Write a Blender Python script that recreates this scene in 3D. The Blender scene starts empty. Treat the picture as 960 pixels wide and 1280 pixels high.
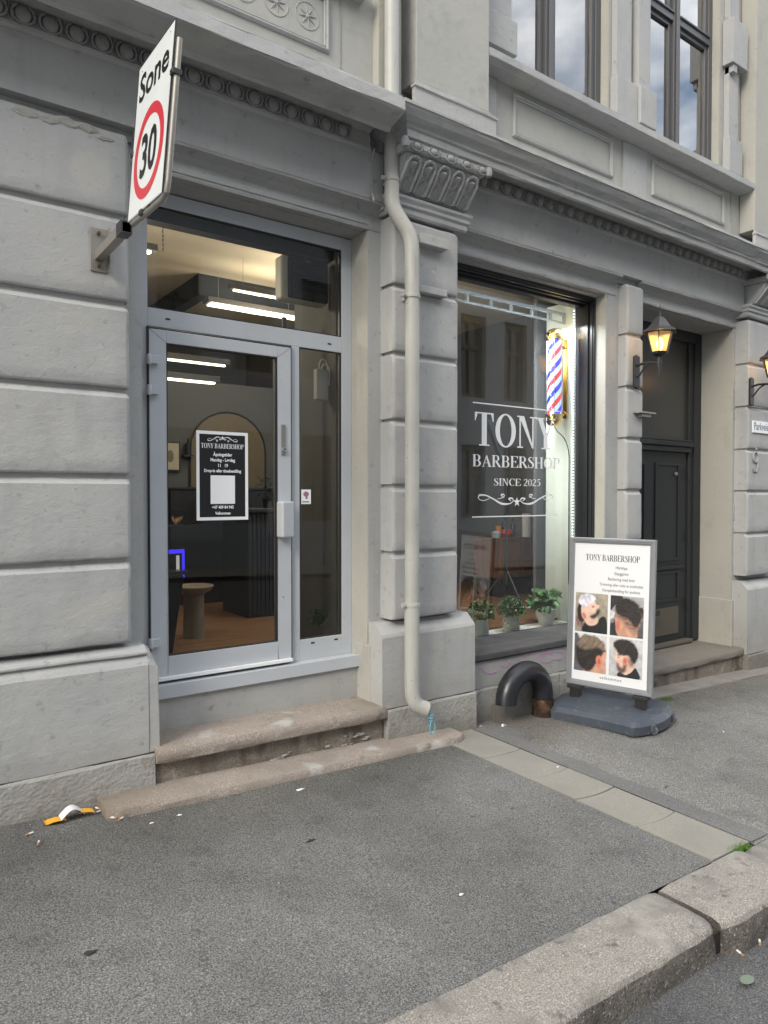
import bpy, bmesh, math, random
from mathutils import Vector, Matrix, noise
random.seed(7)
SC = bpy.context.scene
COL = SC.collection
R = math.radians
PI = math.pi

# ------------------------------------------------------------------ camera
cam = bpy.data.objects.new('camera', bpy.data.cameras.new('camera'))
COL.objects.link(cam); SC.camera = cam
cam.location = (0, -4.0, 1.65)
cam.rotation_euler = (R(90 - 1.23), 0, R(-36.0))
cam.data.sensor_fit = 'VERTICAL'; cam.data.sensor_height = 24
cam.data.lens = 887 / 1280 * 24
cam.data.clip_start = 0.05; cam.data.clip_end = 600

# ------------------------------------------------------------------ sky and sun
TO_SUN = Vector((-1.0, -0.45, 0.74)).normalized()
SUN_EL = math.asin(TO_SUN.z); SUN_AZ = math.atan2(TO_SUN.x, TO_SUN.y)
W = bpy.data.worlds.new('World'); SC.world = W; W.use_nodes = True
wn = W.node_tree.nodes; wl = W.node_tree.links
bg = wn['Background']; bg.inputs['Strength'].default_value = 0.15
sky = wn.new('ShaderNodeTexSky'); sky.sky_type = 'NISHITA'; sky.sun_disc = False
sky.sun_elevation = SUN_EL; sky.sun_rotation = SUN_AZ
tc = wn.new('ShaderNodeTexCoord'); wm = wn.new('ShaderNodeMapping'); wm.inputs['Scale'].default_value = (1, 1, 2.2); wm.inputs['Location'].default_value = (1.7, 1.2, 0.3)
cn = wn.new('ShaderNodeTexNoise'); cn.inputs['Scale'].default_value = 2.6; cn.inputs['Detail'].default_value = 7
cr = wn.new('ShaderNodeValToRGB'); cr.color_ramp.elements[0].position = 0.36; cr.color_ramp.elements[1].position = 0.50
cc = wn.new('ShaderNodeValToRGB')
cc.color_ramp.elements[0].position = 0.3; cc.color_ramp.elements[0].color = (7.0, 7.3, 7.8, 1)
cc.color_ramp.elements[1].position = 0.75; cc.color_ramp.elements[1].color = (12.5, 12.4, 12.1, 1)
mx = wn.new('ShaderNodeMix'); mx.data_type = 'RGBA'
wl.new(tc.outputs['Generated'], wm.inputs['Vector']); wl.new(wm.outputs[0], cn.inputs['Vector'])
wl.new(cn.outputs[0], cr.inputs[0]); wl.new(cn.outputs[0], cc.inputs[0])
wl.new(cr.outputs[0], mx.inputs[0]); wl.new(sky.outputs[0], mx.inputs[6]); wl.new(cc.outputs[0], mx.inputs[7])
wl.new(mx.outputs[2], bg.inputs[0])
sl = bpy.data.lights.new('sun', 'SUN'); sl.energy = 1.25; sl.angle = R(22); sl.color = (1.0, 0.91, 0.76)
so = bpy.data.objects.new('sun', sl); COL.objects.link(so)
so.rotation_euler = TO_SUN.to_track_quat('Z', 'Y').to_euler(); so.location = (-5, -5, 12)
SC.view_settings.view_transform = 'Standard'; SC.view_settings.look = 'None'
SC.view_settings.gamma = 1; SC.view_settings.exposure = 0.95; SC.view_settings.use_curve_mapping = False

# ------------------------------------------------------------------ materials
def newmat(name):
    m = bpy.data.materials.new(name); m.use_nodes = True
    return m, m.node_tree.nodes, m.node_tree.links, m.node_tree.nodes['Principled BSDF']

def plain(name, col, rough=0.5, metal=0.0, emit=None, es=0, spec=0.5, bump=0, bscale=60):
    m, n, l, b = newmat(name)
    b.inputs['Base Color'].default_value = (*col, 1); b.inputs['Roughness'].default_value = rough
    b.inputs['Metallic'].default_value = metal; b.inputs['Specular IOR Level'].default_value = spec
    if emit:
        b.inputs['Emission Color'].default_value = (*emit, 1); b.inputs['Emission Strength'].default_value = es
    if bump:
        g = n.new('ShaderNodeNewGeometry')
        t = n.new('ShaderNodeTexNoise'); t.inputs['Scale'].default_value = bscale; t.inputs['Detail'].default_value = 4
        bp = n.new('ShaderNodeBump'); bp.inputs['Strength'].default_value = 1; bp.inputs['Distance'].default_value = bump
        l.new(g.outputs['Position'], t.inputs['Vector']); l.new(t.outputs[0], bp.inputs['Height']); l.new(bp.outputs[0], b.inputs['Normal'])
    return m

def mottled(name, layers, rough=0.8, bumps=(), stretch=None, spec=0.3, grads=(), cracks=()):
    """layers: (scale, detail, lo, hi, colour) blended over the first colour; bumps: (scale, distance, stretch)."""
    m, n, l, b = newmat(name)
    g = n.new('ShaderNodeNewGeometry')
    def coord(st):
        if not st: return g.outputs['Position']
        mp = n.new('ShaderNodeMapping'); mp.inputs['Scale'].default_value = st
        l.new(g.outputs['Position'], mp.inputs['Vector']); return mp.outputs[0]
    cur = None
    for ly in layers:
        if cur is None:
            rgb = n.new('ShaderNodeRGB'); rgb.outputs[0].default_value = (*ly, 1); cur = rgb.outputs[0]; continue
        sc, dt, lo, hi, col = ly[:5]; st = ly[5] if len(ly) > 5 else None
        t = n.new('ShaderNodeTexNoise'); t.inputs['Scale'].default_value = sc; t.inputs['Detail'].default_value = dt
        l.new(coord(st), t.inputs['Vector'])
        mr = n.new('ShaderNodeMapRange'); mr.inputs[1].default_value = lo; mr.inputs[2].default_value = hi
        l.new(t.outputs[0], mr.inputs[0])
        mi = n.new('ShaderNodeMix'); mi.data_type = 'RGBA'
        if not isinstance(col, tuple): mi.blend_type = 'MULTIPLY'; col = (col,)*3
        l.new(mr.outputs[0], mi.inputs[0]); l.new(cur, mi.inputs[6]); mi.inputs[7].default_value = (*col, 1)
        cur = mi.outputs[2]
    for (axis, lo, hi, col, amt, nsc) in grads:
        sp = n.new('ShaderNodeSeparateXYZ'); l.new(g.outputs['Position'], sp.inputs[0])
        t = n.new('ShaderNodeTexNoise'); t.inputs['Scale'].default_value = nsc; t.inputs['Detail'].default_value = 5
        l.new(g.outputs['Position'], t.inputs['Vector'])
        ma = n.new('ShaderNodeMath'); ma.operation = 'MULTIPLY_ADD'; ma.inputs[1].default_value = amt; l.new(t.outputs[0], ma.inputs[0]); l.new(sp.outputs[axis], ma.inputs[2])
        mr = n.new('ShaderNodeMapRange'); mr.inputs[1].default_value = lo; mr.inputs[2].default_value = hi; mr.inputs[4].default_value = .75
        l.new(ma.outputs[0], mr.inputs[0])
        mi = n.new('ShaderNodeMix'); mi.data_type = 'RGBA'; mi.blend_type = 'MULTIPLY'; l.new(mr.outputs[0], mi.inputs[0]); l.new(cur, mi.inputs[6]); mi.inputs[7].default_value = (*col, 1); cur = mi.outputs[2]
    for (sc, wd, thr, col) in cracks:
        vo = n.new('ShaderNodeTexVoronoi'); vo.feature = 'DISTANCE_TO_EDGE'; vo.inputs['Scale'].default_value = sc
        t = n.new('ShaderNodeTexNoise'); t.inputs['Scale'].default_value = sc*2.5; t.inputs['Detail'].default_value = 3
        l.new(g.outputs['Position'], t.inputs['Vector'])
        va = n.new('ShaderNodeVectorMath'); va.operation = 'MULTIPLY_ADD'; va.inputs[1].default_value = (.5/sc,)*3
        l.new(t.outputs[1], va.inputs[0]); l.new(g.outputs['Position'], va.inputs[2]); l.new(va.outputs[0], vo.inputs['Vector'])
        m1 = n.new('ShaderNodeMath'); m1.operation = 'LESS_THAN'; m1.inputs[1].default_value = wd*sc; l.new(vo.outputs['Distance'], m1.inputs[0])
        t2 = n.new('ShaderNodeTexNoise'); t2.inputs['Scale'].default_value = sc*.6; l.new(g.outputs['Position'], t2.inputs['Vector'])
        m2 = n.new('ShaderNodeMath'); m2.operation = 'GREATER_THAN'; m2.inputs[1].default_value = thr; l.new(t2.outputs[0], m2.inputs[0])
        m3 = n.new('ShaderNodeMath'); m3.operation = 'MULTIPLY'; l.new(m1.outputs[0], m3.inputs[0]); l.new(m2.outputs[0], m3.inputs[1])
        mi = n.new('ShaderNodeMix'); mi.data_type = 'RGBA'; l.new(m3.outputs[0], mi.inputs[0]); l.new(cur, mi.inputs[6]); mi.inputs[7].default_value = (*col, 1); cur = mi.outputs[2]
    l.new(cur, b.inputs['Base Color'])
    b.inputs['Roughness'].default_value = rough; b.inputs['Specular IOR Level'].default_value = spec
    prev = None
    for bb in bumps:
        sc, dist = bb[:2]; st = bb[2] if len(bb) > 2 else None
        t = n.new('ShaderNodeTexNoise'); t.inputs['Scale'].default_value = sc; t.inputs['Detail'].default_value = 3
        l.new(coord(st), t.inputs['Vector'])
        bp = n.new('ShaderNodeBump'); bp.inputs['Strength'].default_value = 1; bp.inputs['Distance'].default_value = dist
        l.new(t.outputs[0], bp.inputs['Height'])
        if prev: l.new(prev, bp.inputs['Normal'])
        prev = bp.outputs[0]
    if prev: l.new(prev, b.inputs['Normal'])
    return m

STUCCO = mottled('grey_painted_stucco', [(0.385, 0.390, 0.390),
    (1.3, 5, 0.40, 0.68, (0.42, 0.42, 0.41)),
    (5, 5, 0.50, 0.80, (0.34, 0.345, 0.35), (1, 1, 0.35)),
    (16, 4, 0.62, 0.80, (0.27, 0.265, 0.25)),
    (9, 4, 0.57, 0.78, .90, (1, 1, .10)), (2.6, 6, 0.60, 0.66, (0.42, 0.415, 0.395)),
    (60, 2, 0.70, 0.80, (0.20, 0.195, 0.18)), (34, 3, 0.70, 0.74, (0.47, 0.465, 0.45))],
    0.72, [(110, 0.0014), (26, 0.0022, (0.7, 1, 1.3)), (7, 0.005), (2.6, 0.006)], spec=0.25,
    grads=[(2, .62, .22, (.82, .80, .75), .35, 5)])
STUCCO_UP = mottled('pale_grey_stucco', [(0.385, 0.385, 0.365),
    (2, 5, 0.4, 0.7, (0.42, 0.415, 0.38)), (9, 4, 0.55, 0.8, (0.33, 0.33, 0.315))],
    0.75, [(90, 0.0012), (18, 0.003)], spec=0.25)
STUCCO_DK = mottled('darker_grey_moulding', [(0.31, 0.315, 0.315),
    (3, 5, 0.4, 0.7, (0.35, 0.35, 0.345)), (25, 4, 0.6, 0.8, (0.20, 0.20, 0.195))],
    0.7, [(130, 0.0016), (30, 0.003)], spec=0.25)
CREAM = mottled('cream_paint_warm_light', [(0.41, 0.40, 0.355),  # slightly faded cream paint; also puts warm left-hand light into left-facing faces
    (1.2, 5, 0.4, 0.7, (0.37, 0.365, 0.34)), (7, 5, 0.55, 0.8, (0.33, 0.32, 0.28), (1, 1, .5)), (30, 4, .66, .8, (.25, .235, .2))],
    0.75, [(100, 0.0014), (20, 0.003)], spec=0.25)
BASEST = mottled('painted_base_stone', [(0.335, 0.33, 0.31),
    (2, 5, 0.4, 0.7, (0.29, 0.285, 0.265)), (14, 5, 0.55, 0.8, (0.215, 0.205, 0.185)), (70, 2, .64, .74, (.42, .41, .39))],
    0.85, [(55, 0.006), (14, 0.010)], spec=0.2, grads=[(2, .16, -.04, (.55, .51, .46), .14, 9)])
GRANITE = mottled('pink_granite_step', [(0.35, 0.305, 0.265),
    (160, 2, 0.45, 0.62, (0.24, 0.20, 0.175)), (120, 2, 0.6, 0.7, (0.50, 0.45, 0.40)),
    (3, 5, 0.42, 0.70, (0.25, 0.215, 0.185)), (9, 5, .60, .78, (.18, .155, .13)), (4, 6, .60, .70, (.43, .42, .40))],
    0.8, [(150, 0.003), (25, 0.006)], spec=0.25, grads=[(0, 1.9, 1.3, (.72, .68, .62), .8, 4)])
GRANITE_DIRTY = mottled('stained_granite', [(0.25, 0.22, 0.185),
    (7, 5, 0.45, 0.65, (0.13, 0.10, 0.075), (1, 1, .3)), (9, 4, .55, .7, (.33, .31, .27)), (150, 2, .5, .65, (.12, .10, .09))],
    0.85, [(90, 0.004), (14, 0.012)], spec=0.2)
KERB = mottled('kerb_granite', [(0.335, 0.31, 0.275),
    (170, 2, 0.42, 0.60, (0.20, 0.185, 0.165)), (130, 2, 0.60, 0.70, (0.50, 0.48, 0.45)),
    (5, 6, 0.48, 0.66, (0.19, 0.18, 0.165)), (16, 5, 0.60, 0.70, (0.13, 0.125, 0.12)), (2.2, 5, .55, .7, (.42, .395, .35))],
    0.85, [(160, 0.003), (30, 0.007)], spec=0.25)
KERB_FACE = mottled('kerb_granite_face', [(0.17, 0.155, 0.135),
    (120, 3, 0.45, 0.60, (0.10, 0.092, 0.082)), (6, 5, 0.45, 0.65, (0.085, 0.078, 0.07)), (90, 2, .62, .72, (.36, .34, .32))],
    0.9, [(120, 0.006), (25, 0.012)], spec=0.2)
def asphalt(name, a, b_, c, bump=0.003, grads=(), cracks=()):
    return mottled(name, [a, (130, 3, 0.42, 0.60, b_), (180, 2, 0.56, 0.68, c), (75, 2, .62, .72, .72), (2.6, 6, .50, .56, .93), (1.1, 5, 0.42, 0.70, .84),
                          (45, 2, .735, .75, (.30, .30, .29)), (16, 2, .735, .75, tuple(x * .45 for x in a)), (.6, 4, .42, .58, .85), (4.5, 5, 0.56, 0.74, .80)],
                   0.88, [(130, bump*1.3), (9, 0.004)], spec=0.3, grads=grads, cracks=cracks)
ASPH = asphalt('pavement_asphalt', (0.205, 0.202, 0.197), (0.095, 0.094, 0.091), (0.37, 0.362, 0.35), grads=[(1, -.75, -.30, (.74, .73, .70), .45, 3)])
ASPH_R = asphalt('coarse_asphalt', (0.27, 0.264, 0.25), (0.125, 0.122, 0.114), (0.56, 0.545, 0.52), 0.007, grads=[(1, -.55, -.15, (.66, .62, .56), .45, 3)])
ASPH_BAND = asphalt('dark_asphalt_patch', (0.20, 0.196, 0.19), (0.13, 0.128, 0.124), (0.28, 0.275, 0.265), 0.002)
ROAD = asphalt('road_asphalt', (0.135, 0.135, 0.135), (0.075, 0.075, 0.075), (0.27, 0.27, 0.265), 0.004)
SLAB = mottled('concrete_slab', [(0.30, 0.285, 0.25), (200, 2, 0.45, 0.62, (0.22, 0.21, 0.185)),
    (3, 5, .45, .7, (.24, .23, .205)), (80, 2, .70, .78, (.13, .125, .115))], 0.85, [(200, 0.002), (25, 0.003)], spec=0.25)
DIRT = mottled('dark_dirt', [(0.035, 0.03, 0.025), (30, 4, .5, .7, (.09, .075, .06))], 0.95, [(90, 0.004)])
ALU = mottled('grey_painted_aluminium', [(0.50, 0.53, 0.57), (2, 4, .4, .7, (.46, .485, .515)), (40, 3, .66, .8, (.38, .39, .41))], 0.42, [(60, 0.0002)], spec=0.4)
ALU_BRIGHT = plain('worn_aluminium', (0.62, 0.63, 0.64), 0.28, 0.85, bump=0.0003, bscale=80)
GALV = plain('galvanised_steel', (0.30, 0.285, 0.26), 0.5, 0.55, bump=0.0004, bscale=90)
BLACKF = plain('black_window_frame', (0.018, 0.019, 0.022), 0.35, bump=0.0002)
UPFRAME = plain('dark_grey_window_frame', (0.085, 0.085, 0.092), 0.45)
DOORBLK = plain('dark_painted_door', (0.020, 0.024, 0.027), 0.5, bump=0.0004, bscale=40)
SILLM = mottled('grey_metal_sill', [(0.10, 0.10, 0.105), (6, 4, .5, .75, (.14, .14, .14))], 0.5, [(50, .0004)])
RUBBER = plain('black_rubber', (0.02, 0.02, 0.02), 0.6)
PIPEM = mottled('cream_grey_pipe_paint', [(0.42, 0.418, 0.39), (3, 4, .45, .7, (.36, .358, .335)), (14, 5, .58, .74, (.27, .26, .235), (1, 1, .12)), (60, 3, .70, .74, (.16, .12, .08))], 0.45, [(40, 0.0008)], spec=0.4)
WHITE = plain('white_print', (0.86, 0.88, 0.90), 0.5)
BLACK = plain('black_print', (0.012, 0.012, 0.014), 0.4)
SIGNW = mottled('white_sign_face', [(0.70, 0.73, 0.73), (4, 4, .45, .75, (.64, .67, .67))], 0.35, spec=0.5)
SIGNR = plain('red_sign_ring', (0.58, 0.035, 0.05), 0.35)
GOLD = plain('gold_metal', (0.75, 0.52, 0.16), 0.16, 1.0)
CHROME = plain('chrome_metal', (0.75, 0.75, 0.72), 0.15, 1.0)
LAMPBLK = plain('black_cast_iron', (0.022, 0.022, 0.024), 0.5, bump=0.001, bscale=120)
LAMPROOF = plain('weathered_lantern_roof', (0.055, 0.055, 0.058), 0.45, 0.3, bump=0.001, bscale=90)

def glass(name, refl_boost=1.6, tint=(0.86, 0.9, 0.9), ior=1.5, base=0.02):
    m, n, l, b = newmat(name); n.remove(b)
    out = n['Material Output']
    fr = n.new('ShaderNodeFresnel'); fr.inputs[0].default_value = ior
    mu = n.new('ShaderNodeMath'); mu.operation = 'MULTIPLY_ADD'; mu.inputs[1].default_value = refl_boost; mu.inputs[2].default_value = base; mu.use_clamp = True
    tr = n.new('ShaderNodeBsdfTransparent'); tr.inputs[0].default_value = (*tint, 1)
    gl = n.new('ShaderNodeBsdfGlossy'); gl.inputs['Roughness'].default_value = 0.0
    g = n.new('ShaderNodeNewGeometry'); t = n.new('ShaderNodeTexNoise'); t.inputs['Scale'].default_value = 0.8; t.inputs['Detail'].default_value = 1
    bp = n.new('ShaderNodeBump'); bp.inputs['Distance'].default_value = 0.0012
    l.new(g.outputs['Position'], t.inputs['Vector']); l.new(t.outputs[0], bp.inputs['Height']); l.new(bp.outputs[0], gl.inputs['Normal'])
    mi = n.new('ShaderNodeMixShader')
    l.new(fr.outputs[0], mu.inputs[0]); l.new(mu.outputs[0], mi.inputs[0]); l.new(tr.outputs[0], mi.inputs[1]); l.new(gl.outputs[0], mi.inputs[2])
    l.new(mi.outputs[0], out.inputs[0]); return m
GLASS = glass('shop_glass', 2.1, (.95, .97, .97))
GLASS_DOOR = glass('door_glass', 1.15, (.84, .87, .87), base=.005)
GLASS_UP = glass('upper_glass', 2.6, (0.6, 0.65, 0.65), base=0.16)
GLASS_CLEAR = glass('clear_glass', 0.7, (0.96, 0.97, 0.97), base=0.0)

# ------------------------------------------------------------------ mesh builder
class MB:
    def __init__(s): s.v = []; s.f = []; s.m = []; s.sm = []
    def add(s, vs, fs, mi=0, smooth=False):
        o = len(s.v); s.v += [tuple(v) for v in vs]
        for f in fs: s.f.append(tuple(i + o for i in f)); s.m.append(mi); s.sm.append(smooth)
        return s
    def box(s, x0, x1, y0, y1, z0, z1, mi=0):
        vs = [(x0,y0,z0),(x1,y0,z0),(x1,y1,z0),(x0,y1,z0),(x0,y0,z1),(x1,y0,z1),(x1,y1,z1),(x0,y1,z1)]
        return s.add(vs, [(0,3,2,1),(4,5,6,7),(0,1,5,4),(1,2,6,5),(2,3,7,6),(3,0,4,7)], mi)
    def hexa(s, vs, mi=0):
        return s.add(vs, [(0,3,2,1),(4,5,6,7),(0,1,5,4),(1,2,6,5),(2,3,7,6),(3,0,4,7)], mi)
    def poly(s, pts, d, mi=0):
        """flat polygon in the local x-z plane at y=d, facing -y"""
        return s.add([(p[0], d, p[1]) for p in pts], [tuple(range(len(pts)))], mi)
    def tube(s, pts, rad, n=12, mi=0, caps=True, smooth=True):
        pts = [Vector(p) for p in pts]; k = len(pts)
        rs = rad if isinstance(rad, (list, tuple)) else [rad] * k
        t0 = (pts[1] - pts[0]).normalized()
        up = Vector((0, 0, 1)) if abs(t0.z) < 0.9 else Vector((0, 1, 0))
        a = t0.cross(up).normalized(); vs = []
        for i, p in enumerate(pts):
            t = (pts[min(i+1, k-1)] - pts[max(i-1, 0)]).normalized()
            a = (a - t * a.dot(t)).normalized(); b = t.cross(a)
            for j in range(n):
                q = 2 * PI * j / n
                vs.append(p + (a * math.cos(q) + b * math.sin(q)) * rs[i])
        fs = [(i*n+j, i*n+(j+1)%n, (i+1)*n+(j+1)%n, (i+1)*n+j) for i in range(k-1) for j in range(n)]
        s.add(vs, fs, mi, smooth)
        if caps:
            s.add([vs[j] for j in range(n)], [tuple(reversed(range(n)))], mi)
            s.add([vs[(k-1)*n+j] for j in range(n)], [tuple(range(n))], mi)
        return s
    def lathe(s, prof, c=(0, 0, 0), n=20, mi=0, smooth=True):
        vs = [(c[0] + r*math.cos(2*PI*j/n), c[1] + r*math.sin(2*PI*j/n), c[2] + z) for r, z in prof for j in range(n)]
        fs = [(i*n+j, i*n+(j+1)%n, (i+1)*n+(j+1)%n, (i+1)*n+j) for i in range(len(prof)-1) for j in range(n)]
        return s.add(vs, fs, mi, smooth)
    def extrude(s, prof, x0, x1, step=0.15, wob=0.003, retL=False, retR=False, capL=True, capR=True, mi=0, y0=0.0, smooth=False):
        """profile (y,z) swept along x; retL/retR: mitred return towards the wall plane y0"""
        k = max(1, int((x1 - x0) / step)); vs = []; m = len(prof)
        for i in range(k + 1):
            f = i / k
            for j, (y, z) in enumerate(prof):
                xa = x0 + ((y - y0) if retL else 0); xb = x1 - ((y - y0) if retR else 0)
                x = xa + (xb - xa) * f
                w = wob * noise.noise((x * 4.0, j * 1.7 + z, z * 3)) if 0 < j < m - 1 else 0
                w2 = wob * noise.noise((x * 15.0, j * 3.1, z * 3)) * 0.6 if 0 < j < m - 1 else 0
                vs.append((x, y + w * 0.6, z + w + w2))
        fs = [(i*m+j, (i+1)*m+j, (i+1)*m+j+1, i*m+j+1) for i in range(k) for j in range(m-1)]
        s.add(vs, fs, mi, smooth)
        if retL:
            vs = [(x0 + (y - y0), yy, z) for (y, z) in prof for yy in (y0 + 0.0, y)]
            s.add(vs, [(2*j, 2*j+1, 2*j+3, 2*j+2) for j in range(m-1)], mi)
        elif capL: s.add([(x0, y, z) for y, z in prof], [tuple(range(m))], mi)
        if retR:
            vs = [(x1 - (y - y0), yy, z) for (y, z) in prof for yy in (y, y0)]
            s.add(vs, [(2*j, 2*j+1, 2*j+3, 2*j+2) for j in range(m-1)], mi)
        elif capR: s.add([(x1, y, z) for y, z in prof], [tuple(reversed(range(m)))], mi)
        return s
    def mesh(s, name, mats):
        me = bpy.data.meshes.new(name); me.from_pydata(s.v, [], s.f)
        if not isinstance(mats, (list, tuple)): mats = [mats]
        for m in mats: me.materials.append(m)
        me.polygons.foreach_set('material_index', s.m); me.polygons.foreach_set('use_smooth', s.sm)
        me.update()
        if any(s.sm): me.set_sharp_from_angle(angle=R(33))
        return me
    def build(s, name, mats, parent=None, bevel=0, seg=2, loc=None, normals=True):
        me = s.mesh(name, mats)
        if normals:
            bm = bmesh.new(); bm.from_mesh(me); bmesh.ops.remove_doubles(bm, verts=bm.verts, dist=1e-5)
            bmesh.ops.recalc_face_normals(bm, faces=bm.faces); bm.to_mesh(me); bm.free()
            if any(s.sm): me.set_sharp_from_angle(angle=R(33))
        return link(name, me, parent, loc, bevel, seg)

def link(name, me, parent=None, loc=None, bevel=0, seg=2):
    o = bpy.data.objects.new(name, me); COL.objects.link(o)
    if parent: o.parent = parent
    if loc: o.location = loc
    if bevel:
        b = o.modifiers.new('bevel', 'BEVEL'); b.width = bevel; b.segments = seg; b.limit_method = 'ANGLE'; b.angle_limit = R(35)
    return o
def empty(name, loc=(0, 0, 0), rot=(0, 0, 0)):
    o = bpy.data.objects.new(name, None); COL.objects.link(o); o.location = loc; o.rotation_euler = rot
    o.empty_display_size = 0.1; return o
def tag(o, label, cat, group=None):
    o['label'] = label; o['category'] = cat
    if group: o['group'] = group
    return o
def struct(o): o['kind'] = 'structure'; return o
def copy_tree(o, parent=None):
    c = o.copy(); COL.objects.link(c)
    if parent: c.parent = parent
    for ch in list(o.children): copy_tree(ch, c)
    return c

# ------------------------------------------------------------------ lettering
def ring(cx, cy, rx, ry, tx, ty, a0, a1, n=14):
    out = []
    for i in range(n):
        q0 = R(a0 + (a1-a0)*i/n); q1 = R(a0 + (a1-a0)*(i+1)/n)
        P = lambda q, k: (cx + (rx - tx*k)*math.cos(q), cy + (ry - ty*k)*math.sin(q))
        out.append([P(q0, 0), P(q1, 0), P(q1, 1), P(q0, 1)])
    return out
def rect(x0, y0, x1, y1): return [(x0, y0), (x1, y0), (x1, y1), (x0, y1)]
def stroke(pts, ws, n=6):
    P = []; k = len(pts)
    for i in range(k - 1):
        p0 = pts[max(i-1, 0)]; p1 = pts[i]; p2 = pts[i+1]; p3 = pts[min(i+2, k-1)]
        for j in range(n):
            t = j / n
            f = lambda a, b, c, d: 0.5*((2*b) + (-a+c)*t + (2*a-5*b+4*c-d)*t*t + (-a+3*b-3*c+d)*t**3)
            P.append((f(p0[0], p1[0], p2[0], p3[0]), f(p0[1], p1[1], p2[1], p3[1]), ws[i] + (ws[i+1]-ws[i])*t))
    P.append((*pts[-1], ws[-1])); L = []; Rr = []
    for i, (x, y, w) in enumerate(P):
        a = P[max(i-1, 0)]; b = P[min(i+1, len(P)-1)]; dx, dy = b[0]-a[0], b[1]-a[1]; d = math.hypot(dx, dy) or 1
        L.append((x - dy/d*w/2, y + dx/d*w/2)); Rr.append((x + dy/d*w/2, y - dx/d*w/2))
    return [[L[i], Rr[i], Rr[i+1], L[i+1]] for i in range(len(P)-1)]
def glyph(c):
    s = 0.15; t = 0.04; g = []
    def stem(x, w=s, sl=.07, top=True, bot=True):
        g.append(rect(x, 0, x+w, 1))
        if bot: g.append(rect(x-sl, 0, x+w+sl, t))
        if top: g.append(rect(x-sl, 1-t, x+w+sl, 1))
    if c == 'I': stem(.10); return g, .35
    if c == 'T':
        g.append(rect(.25, 0, .25+s+.02, 1)); g.append(rect(.16, 0, .51, t)); g.append(rect(.02, .955, .65, 1))
        g.append([(.02, 1), (.02, .74), (.045, .74), (.11, .955), (.11, 1)]); g.append([(.65, 1), (.56, 1), (.56, .955), (.625, .74), (.65, .74)]); return g, .68
    if c == 'O': return ring(.39, .5, .36, .52, .155, .045, 0, 360, 32), .78
    if c == 'N':
        stem(.10, .05, .08); stem(.57, .05, .09, bot=False); g.append([(.08, 1), (.27, 1), (.62, .0), (.57, 0)]); g.append(rect(.02, 1-t, .2, 1)); return g, .73
    if c == 'Y':
        g.append(rect(.28, 0, .28+s, .48)); g.append(rect(.19, 0, .52, t)); g.append([(.05, .98), (.23, .98), (.43, .42), (.28, .42)])
        g.append([(.60, .98), (.65, .98), (.43, .44), (.38, .44)]); g.append(rect(-.01, 1-t, .30, 1)); g.append(rect(.50, 1-t, .73, 1)); return g, .71
    if c in 'BPR':
        stem(.08, s, .06, bot=True)
        g += ring(.36, .745, .22, .255, .14, .045, -90, 90, 12); g.append(rect(.2, .955, .37, 1)); g.append(rect(.2, .49, .37, .535))
        if c == 'B':
            g += ring(.37, .265, .25, .265, .15, .045, -90, 90, 12); g.append(rect(.2, 0, .38, .045)); return g, .68
        if c == 'R': g.append([(.27, .5), (.43, .5), (.68, .02), (.51, .02)]); g.append(rect(.51, 0, .74, t)); return g, .73
        return g, .62
    if c == 'A':
        g.append([(.08, .02), (.125, .02), (.37, .93), (.34, 1)]); g.append([(.34, 1), (.38, 1), (.67, .02), (.50, .02), (.32, .80)])
        g.append(rect(.20, .30, .52, .345)); g.append(rect(.0, 0, .22, t)); g.append(rect(.42, 0, .73, t)); return g, .73
    if c == 'E':
        stem(.08, s, .06); g.append(rect(.2, .955, .60, 1)); g.append(rect(.2, 0, .62, .045)); g.append(rect(.2, .49, .46, .535))
        g.append([(.60, 1), (.50, .96), (.575, .76), (.60, .76)]); g.append([(.62, 0), (.65, .28), (.62, .28), (.51, .045)]); g.append([(.46, .39), (.46, .64), (.435, .64), (.40, .535), (.40, .49), (.435, .39)]); return g, .66
    if c == 'S':
        g += stroke([(.44, .76), (.40, .92), (.26, .97), (.13, .90), (.10, .76), (.20, .62), (.36, .47), (.44, .30), (.40, .12), (.25, .03), (.10, .10), (.06, .28)],
                    [.03, .04, .05, .09, .13, .15, .16, .14, .10, .05, .04, .03]); g.append(rect(.43, .68, .46, 1)); g.append(rect(.04, 0, .07, .32)); return g, .54
    if c == 'H':
        stem(.08, s, .06); stem(.52, s, .06); g.append(rect(.2, .475, .54, .52)); return g, .77
    if c == 'C':
        g += ring(.40, .5, .36, .52, .15, .045, 48, 312, 26); g.append(rect(.62, .68, .65, 1)); return g, .70
    if c == '0': return ring(.25, .48, .22, .50, .11, .04, 0, 360, 26), .5
    if c == '1': stem(.18, .11, .08, top=False); g.append([(.07, .86), (.18, .9), (.29, 1), (.18, .82)]); return g, .5
    if c == '2':
        g += stroke([(.06, .70), (.10, .88), (.24, .96), (.38, .86), (.38, .68), (.28, .44), (.06, .06)], [.04, .05, .07, .11, .12, .09, .05]); g.append(rect(.04, 0, .44, .11)); return g, .5
    if c == '5':
        g.append(rect(.12, .88, .44, 1)); g.append([(.12, .98), (.15, .98), (.12, .58), (.08, .58)])
        g += stroke([(.08, .60), (.24, .62), (.37, .50), (.40, .32), (.33, .12), (.20, .03), (.04, .06)], [.05, .08, .11, .13, .11, .07, .06]); return g, .5
    return g, .28
def serif(mb, text, x0, x1, z0, z1, d, mi=0):
    tot = sum(glyph(c)[1] for c in text); sx = (x1 - x0) / tot; sz = z1 - z0; x = 0; i = 0
    for c in text:
        g, a = glyph(c)
        for p in g:
            i += 1; mb.poly([(x0 + (x + px)*sx, z0 + pz*sz) for px, pz in p], d - 0.00004*(i % 9), mi)
        x += a
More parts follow.
